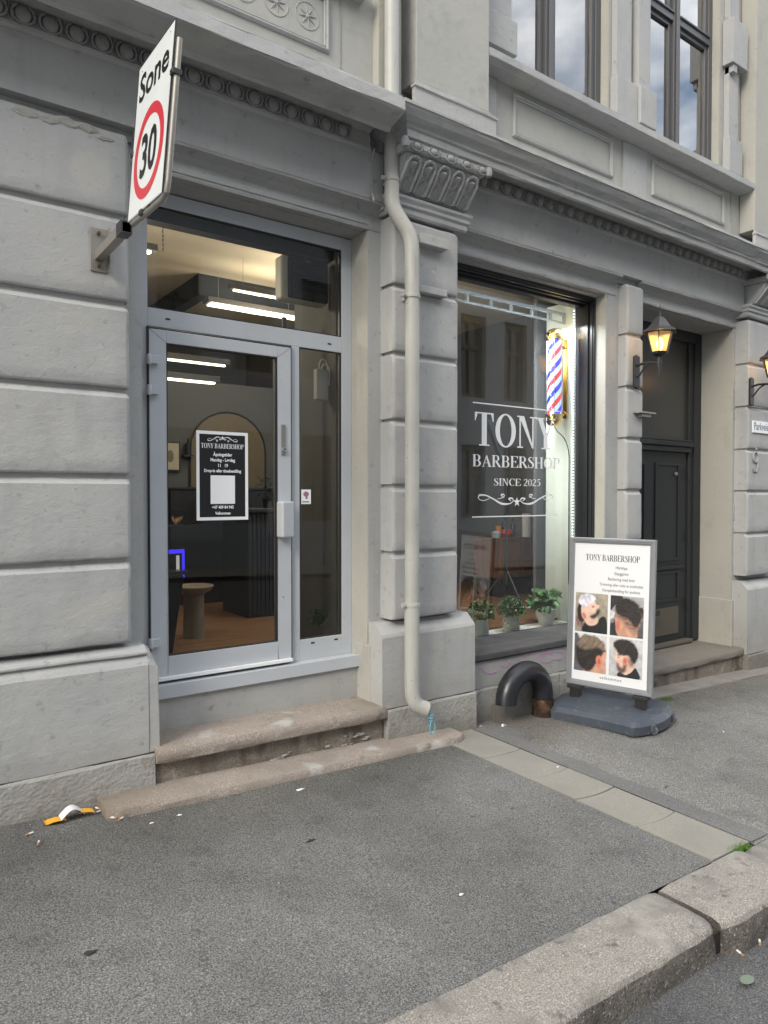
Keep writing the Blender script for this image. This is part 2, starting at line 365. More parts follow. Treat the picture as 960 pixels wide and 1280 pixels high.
def star(cx, cz, r, r2=None):
    r2 = r2 or r*0.4
    return [(cx + (r if k % 2 == 0 else r2)*math.sin(k*PI/5), cz + (r if k % 2 == 0 else r2)*math.cos(k*PI/5)) for k in range(10)]
def flourish(mb, cx, cz, w, h, d, mi=0, flip=1):
    """a pair of mirrored scrolls with a star between them"""
    p = star(cx, cz - .25*h*flip, h*.42); mb.poly(p, d, mi)
    for sgn in (-1, 1):
        S = lambda pts: [(cx + sgn*x*w/2, cz + y*h/2*flip) for x, y in pts]
        k = h / 2
        a = stroke(S([(.16, -.3), (.22, .05), (.13, .1), (.10, -.3), (.2, -.75), (.4, -.75), (.62, .0), (.8, .55), (.97, .6)]), [.16*k, .2*k, .24*k, .12*k, .18*k, .36*k, .24*k, .2*k, .30*k], 7)
        b = stroke(S([(.97, .6), (.99, .1), (.88, -.25), (.74, .0), (.72, .35)]), [.3*k, .12*k, .12*k, .10*k, .06*k], 6)
        c = stroke(S([(.34, .2), (.42, .62), (.36, .72), (.33, .45), (.42, .15), (.52, .0)]), [.1*k, .22*k, .22*k, .1*k, .12*k, .06*k], 6)
        for i, q in enumerate(a + b + c): mb.poly(q, d - 0.00005*(i % 9 + 1), mi)
def sans_mesh(text, size, name='lettering', bold=0.0, sx=1.0, align='CENTER', space=1.0):
    cu = bpy.data.curves.new(name, 'FONT'); cu.body = text; cu.size = size; cu.align_x = align; cu.align_y = 'BOTTOM_BASELINE'
    cu.offset = bold; cu.resolution_u = 3; cu.space_character = space
    o = bpy.data.objects.new(name, cu); COL.objects.link(o)
    dg = bpy.context.evaluated_depsgraph_get(); me = bpy.data.meshes.new_from_object(o.evaluated_get(dg))
    vs = [(v.co.x*sx, 0, v.co.y) for v in me.vertices]; fs = [tuple(p.vertices) for p in me.polygons]
    bpy.data.objects.remove(o); bpy.data.curves.remove(cu); bpy.data.meshes.remove(me)
    return vs, fs
def sans(mb, text, size, cx, z, d, mi=0, bold=0.0, sx=1.0, align='CENTER', shear=0.0, space=1.0):
    vs, fs = sans_mesh(text, size, bold=bold, sx=sx, align=align, space=space)
    mb.add([(cx + x + shear*zz, d, z + zz) for x, y, zz in vs], fs, mi)

# ------------------------------------------------------------------ ground
def zg(x, y=0.0): return 0.055 - 0.038*x + 0.015*max(min(y, 0.5), -2.6)
ZR = -0.125
def zroad(x): return zg(x, -2.6) + ZR
def sheet(name, x0, x1, y0, y1, zf, mat, nx=20, ny=8, parent=None, wob=0.0):
    mb = MB(); vs = []
    for i in range(nx+1):
        for j in range(ny+1):
            x = x0 + (x1-x0)*i/nx; y = y0 + (y1-y0)*j/ny
            vs.append((x, y, zf(x, y) + (wob*noise.noise((x*2.2, y*2.2, 1)) if 0 < j < ny else 0)))
    mb.add(vs, [(i*(ny+1)+j, (i+1)*(ny+1)+j, (i+1)*(ny+1)+j+1, i*(ny+1)+j+1) for i in range(nx) for j in range(ny)], 0, True)
    return mb.build(name, mat, parent)
struct(sheet('ground', -150, 150, -150, 150, lambda x, y: -0.038*x - 0.6 if abs(x) < 60 else -0.6 - 0.038*60*(1 if x > 0 else -1), ROAD, 60, 4))
struct(sheet('road', -25, 40, -11.5, -2.49, lambda x, y: zroad(x) + 0.02*math.sin((y+2.5)/9*PI), ROAD, 40, 12))
pav = struct(empty('pavement'))
sheet('asphalt_surface', -12, 3.255, -2.20, 0.0, lambda x, y: zg(x, y), ASPH, 90, 20, pav, 0.006)
sheet('asphalt_surface', 3.625, 20, -2.22, 0.62, lambda x, y: zg(x, y) - 0.003, ASPH_R, 90, 20, pav, 0.008)
# dark smoother band laid along the slabs, its far edge uneven
mb = MB(); n = 40; vs = []
for i in range(n+1):
    y = -2.2 + 2.15*i/n
    w = 0.17 + 0.05*noise.noise((y*2.0, 0, 3)) + 0.02*noise.noise((y*9, 0, 3)) + (0.10 if y > -0.5 else 0)
    vs += [(3.627, y, zg(3.63, y) + .004), (3.627 + w, y, zg(3.63 + w, y) + .004)]
mb.add(vs, [(2*i, 2*i+1, 2*i+3, 2*i+2) for i in range(n)], 0, True); mb.build('asphalt_band', ASPH_BAND, pav)
# slabs of the drainage strip
ys = [-0.06, -0.62, -1.03, -1.38, -1.78, -2.20]
for i in range(5):
    a, b = ys[i+1] + .003, ys[i] - .003
    t = random.uniform(-.003, .003); bow = 0.02
    mb = MB(); m_ = 8; top = []
    for k in range(m_+1):
        x = 3.262 + 0.356*k/m_; q = bow*(1 - (2*k/m_-1)**2)
        ya = a - (q if i < 4 else 0); yb = b - (q if i > 0 else 0) 
        top.append([(x, ya, zg(x, ya) + .006 + t), (x, yb, zg(x, yb) + .006 + t)])
    vs = [p for c in top for p in c] + [(p[0], p[1], p[2] - .06) for c in top for p in c]; N = 2*(m_+1)
    fs = [(2*k, 2*k+2, 2*k+3, 2*k+1) for k in range(m_)] + [(2*k, 2*k+N, 2*k+2+N, 2*k+2) for k in range(m_)] + [(2*k+1, 2*k+3, 2*k+3+N, 2*k+1+N) for k in range(m_)]
    fs += [(0, 1, 1+N, N), (2*m_, 2*m_+N, 2*m_+1+N, 2*m_+1)]
    mb.add(vs, fs); mb.build('slab', SLAB, pav, 0.004)
mb = MB(); mb.hexa([(3.24, -2.21, zg(3.24)-.12), (3.64, -2.21, zg(3.64)-.12), (3.64, 0, zg(3.64)-.12), (3.24, 0, zg(3.24)-.12),
                    (3.24, -2.21, zg(3.24,-2.2)-.012), (3.64, -2.21, zg(3.64,-2.2)-.012), (3.64, 0, zg(3.64)-.012), (3.24, 0, zg(3.24)-.012)])
mb.build('joint_fill', DIRT, pav)

# kerb
kerb = struct(empty('kerb'))
def kerb_stone(x0, x1, yf, yb, dz=0.0, rl=0.03):
    prof = [(yb, -0.12), (yb, 0.0), (yb-.012, .004), (yf+.16, .006), (yf+.05, 0.002), (yf+.018, -.009), (yf+.004, -.028), (yf-.004, -.07), (yf-.012, -.16)]
    mb = MB(); k = max(4, int((x1-x0)/.06)); m = len(prof); vs = []
    for i in range(k+1):
        x = x0 + (x1-x0)*i/k; e = min(x-x0, x1-x) ; r = max(0, 1 - e/rl)**2 if e < rl else 0
        for j, (y, z) in enumerate(prof):
            nz = .006*noise.noise((x*7, j*.8, 5)) + .003*noise.noise((x*25, j*2, 5))
            fr = 1 if j >= 4 else .3
            vs.append((x, y + r*.03*fr + nz*fr*1.3, zg(x, -2.3) + dz + z + nz*.5*(0 if j in (0,) else 1) - r*.018))
    fs = [(i*m+j, (i+1)*m+j, (i+1)*m+j+1, i*m+j+1) for i in range(k) for j in range(m-1)]
    mb.add(vs, fs, 0, True)
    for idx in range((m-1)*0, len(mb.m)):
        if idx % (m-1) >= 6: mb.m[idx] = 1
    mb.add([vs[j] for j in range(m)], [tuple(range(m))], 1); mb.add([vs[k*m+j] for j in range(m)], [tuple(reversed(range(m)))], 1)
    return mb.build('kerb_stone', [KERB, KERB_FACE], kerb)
xs = [-9.3, -7.9, -6.6, -5.2, -3.9, -2.4, -1.1, 0.35, 2.795]
for i in range(len(xs)-1): kerb_stone(xs[i]+.004, xs[i+1]-.004, -2.50, -2.195, random.uniform(-.004, .004))
kerb_stone(2.80, 3.50, -2.535, -2.215, 0.012, .05)
kerb_stone(3.515, 4.7, -2.545, -2.225, 0.0, .06)
for a in (4.71, 5.9, 7.1, 8.4, 9.6, 11.0): kerb_stone(a, a+1.18, -2.55, -2.22, 0.0)
mb = MB(); mb.hexa([(-9.3, -2.49, zg(-9.3)-.3), (12, -2.49, zg(12)-.3), (12, -2.2, zg(12)-.3), (-9.3, -2.2, zg(-9.3)-.3),
                    (-9.3, -2.49, zg(-9.3)-.075), (12, -2.49, zg(12)-.075), (12, -2.2, zg(12)-.06), (-9.3, -2.2, zg(-9.3)-.06)]); mb.build('kerb_bedding', DIRT, kerb)

# ------------------------------------------------------------------ the building
B = tag(empty('apartment_building'), 'grey stucco building with rusticated blocks and shop openings facing the pavement', 'building')
YS = 0.04   # plane of the strips behind the blocks
def wall(boxes, mat, name='wall', bevel=0): 
    for b in boxes:
        mb = MB(); mb.box(*b); o = mb.build(name, mat, B, bevel)
    return o
# ground-floor masonry with its openings: door 1.25-2.80, shop window 3.62-5.42, portal 5.93-7.64
wall([(-6, 1.25, YS, .5, -.6, 3.60), (2.80, 3.62, YS, .5, -.6, 3.60), (1.25, 2.80, YS, .5, 3.52, 3.60),
      (3.62, 5.42, YS, .5, 3.49, 3.60), (5.42, 5.93, YS, .5, -.6, 3.60), (5.93, 7.64, YS, .9, 3.50, 3.60), (7.64, 14, YS, .5, -.6, 3.60),
      (1.25, 2.80, .165, .5, -.6, .452), (3.62, 5.42, .012, .5, -.6, .41)], STUCCO)
# jamb faces, warm side light put into their cream, 3 mm proud of the masonry
wall([(2.797, 2.80, YS+.004, .30, .20, 3.518), (5.417, 5.42, YS+.004, .30, .41, 3.488), (7.637, 7.64, YS+.004, .9, -.2, 3.498)], CREAM, 'warm_lit_jamb_face')
# lintels: hollow moulding under the frieze, then a lip
lint = [(YS+.05, 3.485), (YS-.005, 3.485), (YS-.008, 3.50), (YS+.012, 3.525), (YS+.015, 3.55), (YS-.005, 3.585), (YS-.035, 3.612), (-.048, 3.635), (-.048, 3.66), (.05, 3.66)]
for a, b in ((1.20, 2.90), (3.50, 5.545), (5.83, 7.70)):
    MB().extrude(lint, a, b, .12, .006).build('lintel_moulding', STUCCO_DK, B)
wall([(1.252, 2.798, .088, .30, 3.478, 3.519), (3.622, 5.418, .088, .30, 3.47, 3.488), (5.932, 7.636, .088, .9, 3.478, 3.499)], STUCCO_DK, 'soffit')
# frieze
def grid_panel(x0, x1, z0, z1, yf, yb, wob=.003, st=.12):
    nx = max(2, int((x1-x0)/st)); nz = max(2, int((z1-z0)/st)); mb = MB(); vs = []
    for i in range(nx+1):
        for j in range(nz+1):
            x = x0 + (x1-x0)*i/nx; z = z0 + (z1-z0)*j/nz
            vs.append((x, yf + wob*noise.noise((x*3, z*3, yf*9)), z))
    m = nz+1
    mb.add(vs, [(i*m+j, (i+1)*m+j, (i+1)*m+j+1, i*m+j+1) for i in range(nx) for j in range(nz)], 0, True)
    c = [(x0, z0), (x1, z0), (x1, z1), (x0, z1)]
    for k in range(4):
        (xa, za), (xb, zb) = c[k], c[(k+1) % 4]
        mb.add([(xa, yf, za), (xb, yf, zb), (xb, yb, zb), (xa, yb, za)], [(0, 1, 2, 3)])
    return mb
for a, b in ((-6, 2.86), (3.58, 7.68), (8.6, 14)):
    grid_panel(a, b, 3.655, 3.975, -.05, .3).build('frieze', STUCCO, B)
wall([(-6, 14, .02, .5, 3.605, 4.30), (2.86, 3.58, -.045, .02, 3.61, 4.02)], STUCCO, 'wall')

# rusticated blocks
def block(x0, x1, z0, z1, yf, yb, mat=STUCCO, sideL=None, cham=.028, seed=0):
    """stucco block: soft worn top edge, sharper lower edge, slightly uneven face"""
    nx = max(4, min(26, int((x1-x0)/.07))); nz = 6
    X = [x0] + [x0+.014] + [x0+.022 + (x1-x0-.044)*i/nx for i in range(nx+1)] + [x1-.014, x1]
    Z = [z0] + [z0+.006] + [z0+.014 + (z1-z0-.014-cham)*i/nz for i in range(nz+1)] + [z1-cham*.45, z1]
    mb = MB(); m = len(Z); vs = []
    for i, x in enumerate(X):
        for j, z in enumerate(Z):
            dx = min(x-x0, x1-x); db = z-z0; dt = z1-z
            e = .014*max(0, 1-dx/.016) + .008*max(0, 1-db/.010) + .026*max(0, 1-dt/cham)
            w = .0035*noise.noise((x*3.1, z*3.3, seed+yf*5)) + .0015*noise.noise((x*14, z*14, seed))
            edge = noise.noise((x*9, z0*5, seed+2))*.005 if j < 2 or j > m-3 else 0
            vs.append((x, yf + e + w, z + edge))
    mb.add(vs, [(i*m+j, (i+1)*m+j, (i+1)*m+j+1, i*m+j+1) for i in range(len(X)-1) for j in range(m-1)], 0, True)
    # sides
    for i, fl in ((0, 0), (len(X)-1, 1)):
        col = [vs[i*m+j] for j in range(m)]; bk = [(p[0], yb, p[2]) for p in col]
        mb.add(col + bk, [(j, j+1, m+j+1, m+j) if not fl else (m+j, m+j+1, j+1, j) for j in range(m-1)], 0)
    for j in (0, m-1):
        row = [vs[i*m+j] for i in range(len(X))]; bk = [(p[0], yb, p[2]) for p in row]; k = len(row)
        mb.add(row + bk, [(i, i+1, k+i+1, k+i) for i in range(k-1)], 0)
    return mb.build('rusticated_block', [mat], B)
GL = [.842, 1.302, 1.760, 2.226, 2.691, 3.158, 3.618]
for i in range(6):
    block(-1.4, 1.158, GL[i]+.014, GL[i+1]-.014, -.06, YS+.02, STUCCO, seed=i)
    block(-5.9, -3.2, GL[i]+.014, GL[i+1]-.014, -.06, YS+.02, STUCCO, seed=i+20)
GR = [.79, 1.262, 1.722, 2.176, 2.637, 3.097, 3.575]
for i in range(6):
    block(2.905, 3.50, GR[i]+.012, GR[i+1]-.012, -.11, YS+.02, seed=i+40)
    block(7.68, 8.42, GR[i]+.0, GR[i+1]-.024, -.11, YS+.02, seed=i+60)
GM = [.30, .77, 1.24, 1.709, 2.186, 2.653, 3.133, 3.60]
for i in range(7):
    block(5.60, 5.845, GM[i]+.012, GM[i+1]-.012, -.06, YS+.02, seed=i+80)
rnd = random.Random(11)
for i in range(5):
    x = .66 + .10*i + rnd.uniform(-.02, .02); z = 3.618 - .03 - rnd.uniform(0, .045); mb = MB(); k = 9; r0 = rnd.uniform(.022, .05)
    o_ = [(x + r0*1.5*math.cos(a)*rnd.uniform(.7, 1.3), -.0605, z + r0*.55*math.sin(a)*rnd.uniform(.7, 1.3)) for a in [q*2*PI/k for q in range(k)]]
    i_ = [(x + (p[0]-x)*.8, -.063 - rnd.uniform(0, .003), z + (p[2]-z)*.6) for p in o_]
    mb.add(o_ + i_ + [(x, -.064, z)], [(q, (q+1) % k, k+(q+1) % k, k+q) for q in range(k)] + [(k+q, k+(q+1) % k, 2*k) for q in range(k)]); mb.build('plaster_patch', BASEST, B)
wall([(2.93, 3.48, -.085, .05, .80, 3.56), (7.70, 8.40, -.085, .05, .80, 3.56), (5.62, 5.83, -.035, .05, .32, 3.58), (-1.3, 1.14, -.030, .05, .86, 3.60)], STUCCO, 'joint_bed')
# plinths (sloping weathered top, a small ledge on the left one)
def plinth(x0, x1, z0, z1, yf, topy, toph, ledge=False, mat=STUCCO, side=True, z0r=None):
    prof = [(YS+.03, z0), (yf, z0), (yf-.003, z0+.1), (yf, z1-.02), (yf+.01, z1)]
    if ledge: prof += [(yf+.03, z1+.035), (yf+.012, z1+.04), (yf+.012, z1+.055), (yf+.04, z1+.06)]
    prof += [(topy, z1+toph), (YS+.03, z1+toph)]
    return MB().extrude(prof, x0, x1, .12, .005).build('plinth', mat, B, .004)
plinth(-1.5, 1.235, .235, .745, -.095, -.02, .085, True)
plinth(-6, -3.1, .235, .745, -.095, -.02, .085, True)
mb = MB(); mb.hexa([(1.236, -.093, .236), (1.300, -.093, .236), (1.300, .03, .236), (1.236, .03, .236), (1.236, -.093, .745), (1.292, -.093, .70), (1.275, .03, .80), (1.236, .03, .835)])
mb.build('plinth_return', STUCCO, B, .006)
plinth(2.80, 3.655, .20, .71, -.125, -.04, .07)
plinth(7.66, 8.6, -.06, .66, -.13, -.04, .07)
plinth(5.56, 5.90, -.3, .28, -.07, 0.0, .05)
# jamb feet
wall([(2.792, 2.90, YS-.03, .20, .20, .62), (7.62, 7.70, YS-.02, .6, -.2, .52)], CREAM, 'jamb_foot', .008)
# base stones
def base_stone(x0, x1, yf, z1, seed=0, zb=-.25):
    prof = [(YS+.03, zb), (yf-.006, zb), (yf-.004, z1-.1), (yf, z1-.012), (yf+.010, z1), (YS+.03, z1+.002)]
    return MB().extrude(prof, x0, x1, .07, .008).build('base_stone', BASEST, B, .004)
base_stone(-1.5, 1.265, -.105, .232); base_stone(-6.2, -1.51, -.105, .232)
base_stone(2.845, 3.66, -.135, .195); base_stone(3.668, 4.72, -.03, .16); base_stone(4.728, 5.55, -.03, .155); base_stone(5.558, 5.91, -.08, .05)
base_stone(7.66, 8.7, -.14, -.065, zb=-.5); base_stone(8.71, 12, -.05, -.05, zb=-.6)
# wall panel under the shop window
grid_panel(3.66, 5.55, .165, .405, -.018, .03, .004, .1).build('wall', STUCCO, B)

# pilaster heads below the capitals: mouldings
def pil_head(x0, x1, yf):
    prof = [(YS, 3.585), (yf-.01, 3.585), (yf-.02, 3.60), (yf-.02, 3.63), (yf-.035, 3.645), (yf-.035, 3.665), (yf-.05, 3.685), (yf-.05, 3.705), (yf-.02, 3.72), (YS, 3.72)]
    MB().extrude([(y, z) for y, z in prof], x0, x1, .1, .003, retL=True, retR=True, y0=YS).build('pilaster_moulding', STUCCO, B)
pil_head(3.03, 3.43, -.09); pil_head(7.80, 8.36, -.09)
# cornice: bead, egg row backing, soffit, drip lip, cyma, top
corn = [(.02, 3.955), (-.055, 3.955), (-.075, 3.965), (-.075, 3.982), (-.058, 3.988), (-.058, 4.085), (-.09, 4.092), (-.275, 4.078), (-.283, 4.000), (-.30, 3.992), (-.312, 4.003),
        (-.315, 4.045), (-.330, 4.055), (-.332, 4.068), (-.345, 4.082), (-.372, 4.105), (-.392, 4.135), (-.398, 4.150), (-.408, 4.153), (-.408, 4.172), (-.395, 4.180), (-.05, 4.25), (.02, 4.32)]
cornL = [(.02, 3.955), (-.055, 3.955), (-.075, 3.965), (-.075, 3.982), (-.058, 3.988), (-.058, 4.085), (-.09, 4.092), (-.255, 4.078), (-.263, 4.005), (-.28, 3.995), (-.295, 4.005),
         (-.300, 4.020), (-.325, 4.024), (-.385, 4.038), (-.435, 4.054), (-.448, 4.062), (-.450, 4.068), (-.446, 4.138), (-.430, 4.141), (-.430, 4.155), (-.418, 4.158), (-.418, 4.168), (-.40, 4.172), (-.02, 4.33), (.02, 4.34)]
MB().extrude(cornL, -6, 2.745, .1, .008).build('cornice', STUCCO, B)
MB().extrude(corn, 3.27, 7.95, .1, .007, capL=False).build('cornice', STUCCO, B)
MB().extrude(corn, 3.20, 3.27, .1, .007, retL=True, capR=False, y0=.02).build('cornice', STUCCO, B)
MB().extrude(corn, 8.4, 14, .1, .007, retL=True).build('cornice', STUCCO, B)
# eggs
def egg_mesh():
    mb = MB(); a, b, d = .050, .046, .034; nu, nv = 8, 5; vs = []
    for i in range(nu+1):
        t = PI*i/nu
        for j in range(nv+1):
            p = PI*j/nv
            vs.append((a*.82*math.sin(t)*math.cos(p), -d*math.sin(t)*math.sin(p), b*math.cos(t)))
    m = nv+1
    mb.add(vs, [(i*m+j, (i+1)*m+j, (i+1)*m+j+1, i*m+j+1) for i in range(nu) for j in range(nv)], 0, True)
    pts = [(.053*math.sin(q)*1.0, -.010, -.048*math.cos(q)) for q in [R(v) for v in range(-150, 151, 30)]]
    mb.tube(pts, .0072, 5)
    mb.add([(.055, 0, .045), (.0625, -.018, .045), (.070, 0, .045), (.0625, -.006, -.045)], [(0, 1, 3), (1, 2, 3)], 0)
    me = mb.mesh('egg_ornament', [STUCCO_DK]); return me
EGG = egg_mesh()
def eggs(x0, n, y, z, sx=1.0, par=B, sc=1.0):
    for i in range(n):
        o = link('egg_ornament', EGG, par, (x0 + i*.125*sc*sx, y, z)); o.scale = (sc, sc, sc)
eggs(-.35, 24, -.058, 4.036); eggs(3.66, 32, -.058, 4.036)
# capital with leaves on a curved console
def cap_y(t): # t 0 bottom .. 1 top
    return -.12 - .045*math.sin(t*PI*.9) - .135*t**1.6
CZ0, CZ1 = 3.722, 3.925
def capital(x0, x1):
    c = MB(); prof = [(YS, CZ0)] + [(cap_y(i/8), CZ0 + (CZ1-CZ0)*i/8) for i in range(9)] + [(YS, CZ1)]
    c.extrude(prof, x0, x1, .1, .002)
    cap = c.build('capital', STUCCO, B)
    n = 5; w = (x1-x0)/n
    mb = MB(); nu, nv = 22, 26; vs = []
    for i in range(nu+1):
        u = -1 + 2*i/nu
        for j in range(nv+1):
            v = j/nv
            t = .02 + .93*v
            half = (w*.47) * min(1, math.sqrt(max(0, 1-max(0, (v-.62)/.38)**2)) + .001)
            half = w*.49
            e = abs(u)/.86 if v < .60 else math.hypot(u/.86, (v-.60)/.34)
            r = math.hypot(u, (v-.42)*2.4); ang = math.atan2((v-.42)*2.4, u)
            if e > 1.12: h = .006
            elif e > .84: h = .034
            else:
                h = .002 + .030*abs(math.cos(2*ang + .78))**3*max(0, 1-r*.9) + .010*max(0, .28-v)*4*(1+math.sin(u*12+v*20))
                if .62 < v < .86: h += .030*math.sin((v-.62)/.24*PI)*max(0, 1-(abs(u)/.62)**2)
            vs.append((u*half, cap_y(t) - h, CZ0 + (CZ1-CZ0)*t))
    m = nv+1
    mb.add(vs, [(i*m+j, (i+1)*m+j, (i+1)*m+j+1, i*m+j+1) for i in range(nu) for j in range(nv)], 0, True)
    me = mb.mesh('acanthus_leaf', [STUCCO])
    for k in range(n): link('acanthus_leaf', me, cap, (x0 + w*(k+.5), 0, 0))
    # ovolo row with end scrolls
    s_ = MB(); s_.extrude([(YS, 3.928), (-.285, 3.928), (-.295, 3.935), (-.305, 3.95), (-.305, 3.985), (YS, 3.985)], x0-.03, x1+.03, .1, .002); s_.build('ovolo', STUCCO, cap)
    for xx in (x0-.05, x1+.05):
        k_ = MB(); k_.lathe([(.0, -.035), (.022, -.03), (.03, 0), (.022, .03), (0, .035)], (xx, -.31, 3.957), 10); k_.build('scroll', STUCCO_DK, cap)
    nE = int((x1-x0+.02)/.118)
    for i in range(nE):
        o = link('egg_ornament', EGG, cap, (x0 + .05 + i*(x1-x0-.06)/(nE-1), -.300, 3.956)); o.scale = (.86, .9, .62)
    return cap
capital(2.90, 3.55); capital(7.72, 8.42)
wall([(2.84, 3.60, -.06, .02, 3.988, 4.06), (7.66, 8.5, -.06, .02, 3.988, 4.06)], STUCCO)

# upper storey: walls with window openings
ZSILL = 4.985
wall([(-6, 2.80, -.02, .4, 4.32, 9.5), (2.80, 4.0, .02, .4, 4.32, 9.5), (4.0, 5.40, .02, .4, 4.32, ZSILL-.07), (5.40, 5.9, .02, .4, 4.32, 9.5),
      (5.9, 7.26, .02, .4, 4.32, ZSILL-.07), (7.26, 14, .02, .4, 4.32, 9.5), (4.0, 5.40, .02, .4, 7.45, 9.5), (5.9, 7.26, .02, .4, 7.45, 9.5)], STUCCO_UP)
# pilaster shaft and pedestal over the capital, and the far one
for x0, x1 in ((3.07, 3.76), (7.68, 9.2)):
    wall([(x0, x1, -.15, .015, 4.50, 9.45)], STUCCO_UP if x0 < 5 else CREAM, 'pilaster_shaft', .006)
    MB().extrude([(.02, 4.19), (-.185, 4.19), (-.187, 4.43), (-.198, 4.437), (-.198, 4.452), (-.180, 4.458), (-.180, 4.468), (-.168, 4.475), (-.168, 4.492), (-.15, 4.502), (.02, 4.502)], x0, x1, .1, .004, retL=True, retR=True, y0=-.15).build('pedestal', STUCCO, B)
wall([(2.80, 2.99, -.085, .018, 4.30, 9.4)], CREAM, 'wall')
# sill course
MB().extrude([(.02, 4.90), (-.10, 4.905), (-.115, 4.915), (-.145, 4.925), (-.15, 4.93), (-.15, 4.985), (-.14, 4.99), (.36, 5.03), (.36, 4.90)], 3.762, 7.72, .1, .005).build('sill_course', STUCCO, B)
MB().extrude([(.0, 4.93), (-.06, 4.935), (-.09, 4.95), (-.12, 4.96), (-.12, 5.02), (-.0, 5.05)], -6, 2.70, .1, .005).build('sill_course', STUCCO, B)
# sunken panels with moulded frames
def panel(x0, x1, z0, z1, y, relief=False):
    fr = empty('moulded_panel'); fr.parent = B
    prof = [(0, 0), (-.012, .004), (-.020, .012), (-.020, .020), (-.008, .026), (-.012, .034), (-.003, .042)]
    mb = MB(); cs = [(x0, z0), (x1, z0), (x1, z1), (x0, z1)]; sg = [(1, 1), (-1, 1), (-1, -1), (1, -1)]; m = len(prof); vs = []
    for (cx, cz), (sx, sz) in zip(cs, sg):
        for (d, o) in prof: vs.append((cx + sx*o, y + d, cz + sz*o))
    mb.add(vs, [(k*m+j, ((k+1) % 4)*m+j, ((k+1) % 4)*m+j+1, k*m+j+1) for k in range(4) for j in range(m-1)])
    mb.build('panel_frame', STUCCO, fr)
    if relief:
        mb = MB()
        for cx in [x1-.16, x1-.38, x1-.60, x1-.82]:
            cz = (z0+z1)/2
            for k in range(8):
                a = k*PI/4 + .2; mb.tube([(cx + .012*math.cos(a), y-.004, cz + .012*math.sin(a)), (cx + .038*math.cos(a), y-.001, cz + .038*math.sin(a)), (cx + .064*math.cos(a), y+.002, cz + .064*math.sin(a))], [.002, .0045, .002], 6)
            mb.lathe([(0, 0)], (0, 0, 0), 4) if False else mb.tube([(cx, y+.004, cz), (cx, y-.008, cz)], [.018, .010], 8)
            mb.tube([(cx + .085*math.cos(q), y+.001, cz + .085*math.sin(q)) for q in [R(v) for v in range(0, 361, 24)]], .0032, 5)
        mb.build('relief_ornament', STUCCO, fr)
panel(4.18, 5.46, 4.515, 4.86, .018); panel(6.06, 7.36, 4.515, 4.86, .018); panel(.75, 2.45, 4.515, 4.88, -.022, True)
wall([(x, x+.008, .006, .03, 4.32, 4.895) for x in (3.992, 5.60, 5.972, 7.50)] + [(2.53, 2.538, -.026, 0, 4.33, 4.92)], STUCCO_DK, 'wall_joint')
wall([(5.608, 5.97, .004, .022, 4.32, 4.895), (3.77, 3.99, .004, .022, 4.32, 4.895)], STUCCO, 'wall')
# upper strips beside the windows
def strip(x0, x1, y, zb, zt=9.3, base=None, mat=STUCCO):
    wall([(x0, x1, y, .018, zb, zt)], mat, 'window_pilaster', .004)
    if base: wall([(base[0], base[1], base[2], .016, base[3], zb)], mat, 'pilaster_base', .006)
strip(3.85, 4.12, -.03, 5.36, base=(3.83, 4.16, -.055, 5.10))
strip(5.44, 5.66, -.035, 5.40, base=(5.42, 5.73, -.06, 5.06))
strip(5.75, 5.93, -.05, 5.40, base=(5.734, 5.985, -.085, 5.06))
strip(7.34, 7.53, -.04, 5.42, base=(7.32, 7.58, -.065, 5.06))
wall([(7.30, 7.60, -.10, .014, 6.16, 6.62), (7.34, 7.42, -.085, .014, 6.08, 6.16)], STUCCO, 'bracket', .006)
# upper windows
def upper_window(x0, x1):
    w = empty('upper_window'); w.parent = B; cx = (x0+x1)/2; z0, z1 = 5.03, 7.45
    def m(boxes, name, mat, bv=.004):
        mb = MB()
        for b in boxes: mb.box(*b)
        return mb.build(name, mat, w, bv)
    m([(x0, x0+.075, .10, .17, z0, z1), (x1-.075, x1, .10, .17, z0, z1), (x0+.075, x1-.075, .10, .17, z0, z0+.07), (x0+.075, x1-.075, .10, .17, z1-.07, z1)], 'window_frame', UPFRAME)
    m([(cx-.055, cx+.055, .085, .17, z0+.07, z1-.07), (cx-.025, cx+.025, .07, .085, z0+.07, z1-.07)], 'mullion', UPFRAME)
    m([(x0+.075, cx-.055, .09, .17, 6.37, 6.45), (cx+.055, x1-.075, .09, .17, 6.37, 6.45), (x0+.075, cx-.055, .075, .09, 6.44, 6.46), (cx+.055, x1-.075, .075, .09, 6.44, 6.46)], 'transom_bar', UPFRAME)
    for a, b in ((x0+.075, cx-.055), (cx+.055, x1-.075)):
        for c, d in ((z0+.07, 6.37), (6.45, z1-.07)):
            m([(a, a+.045, .115, .16, c, d), (b-.045, b, .115, .16, c, d), (a+.045, b-.045, .115, .16, c, c+.05), (a+.045, b-.045, .115, .16, d-.045, d)], 'sash', UPFRAME)
            mb = MB(); mb.add([(a+.045, .14, c+.05), (b-.045, .14, c+.05), (b-.045, .14, d-.045), (a+.045, .14, d-.045)], [(0, 1, 2, 3)]); mb.build('pane', GLASS_UP, w, normals=False)
    m([(x1-.004, x1-.0005, .025, .10, z0, z1)], 'reveal', CREAM, 0)  # only this left-facing side gets the warm light painted in cream
    # curtain folds hanging behind the glass
    mb = MB(); k = 60; vs = []
    for i in range(k+1):
        x = x0+.1+(x1-x0-.2)*i/k; yy = .30 + .022*math.sin(i*1.7) + .01*math.sin(i*.6)
        vs += [(x, yy, z0), (x, yy, z1)]
    mb.add(vs, [(2*i, 2*i+2, 2*i+3, 2*i+1) for i in range(k)], 0, True); mb.build('curtain', CURT, w)
CURT = plain('pale_curtain', (0.62, 0.62, 0.58), 0.9)
upper_window(4.0, 5.40); upper_window(5.9, 7.26)
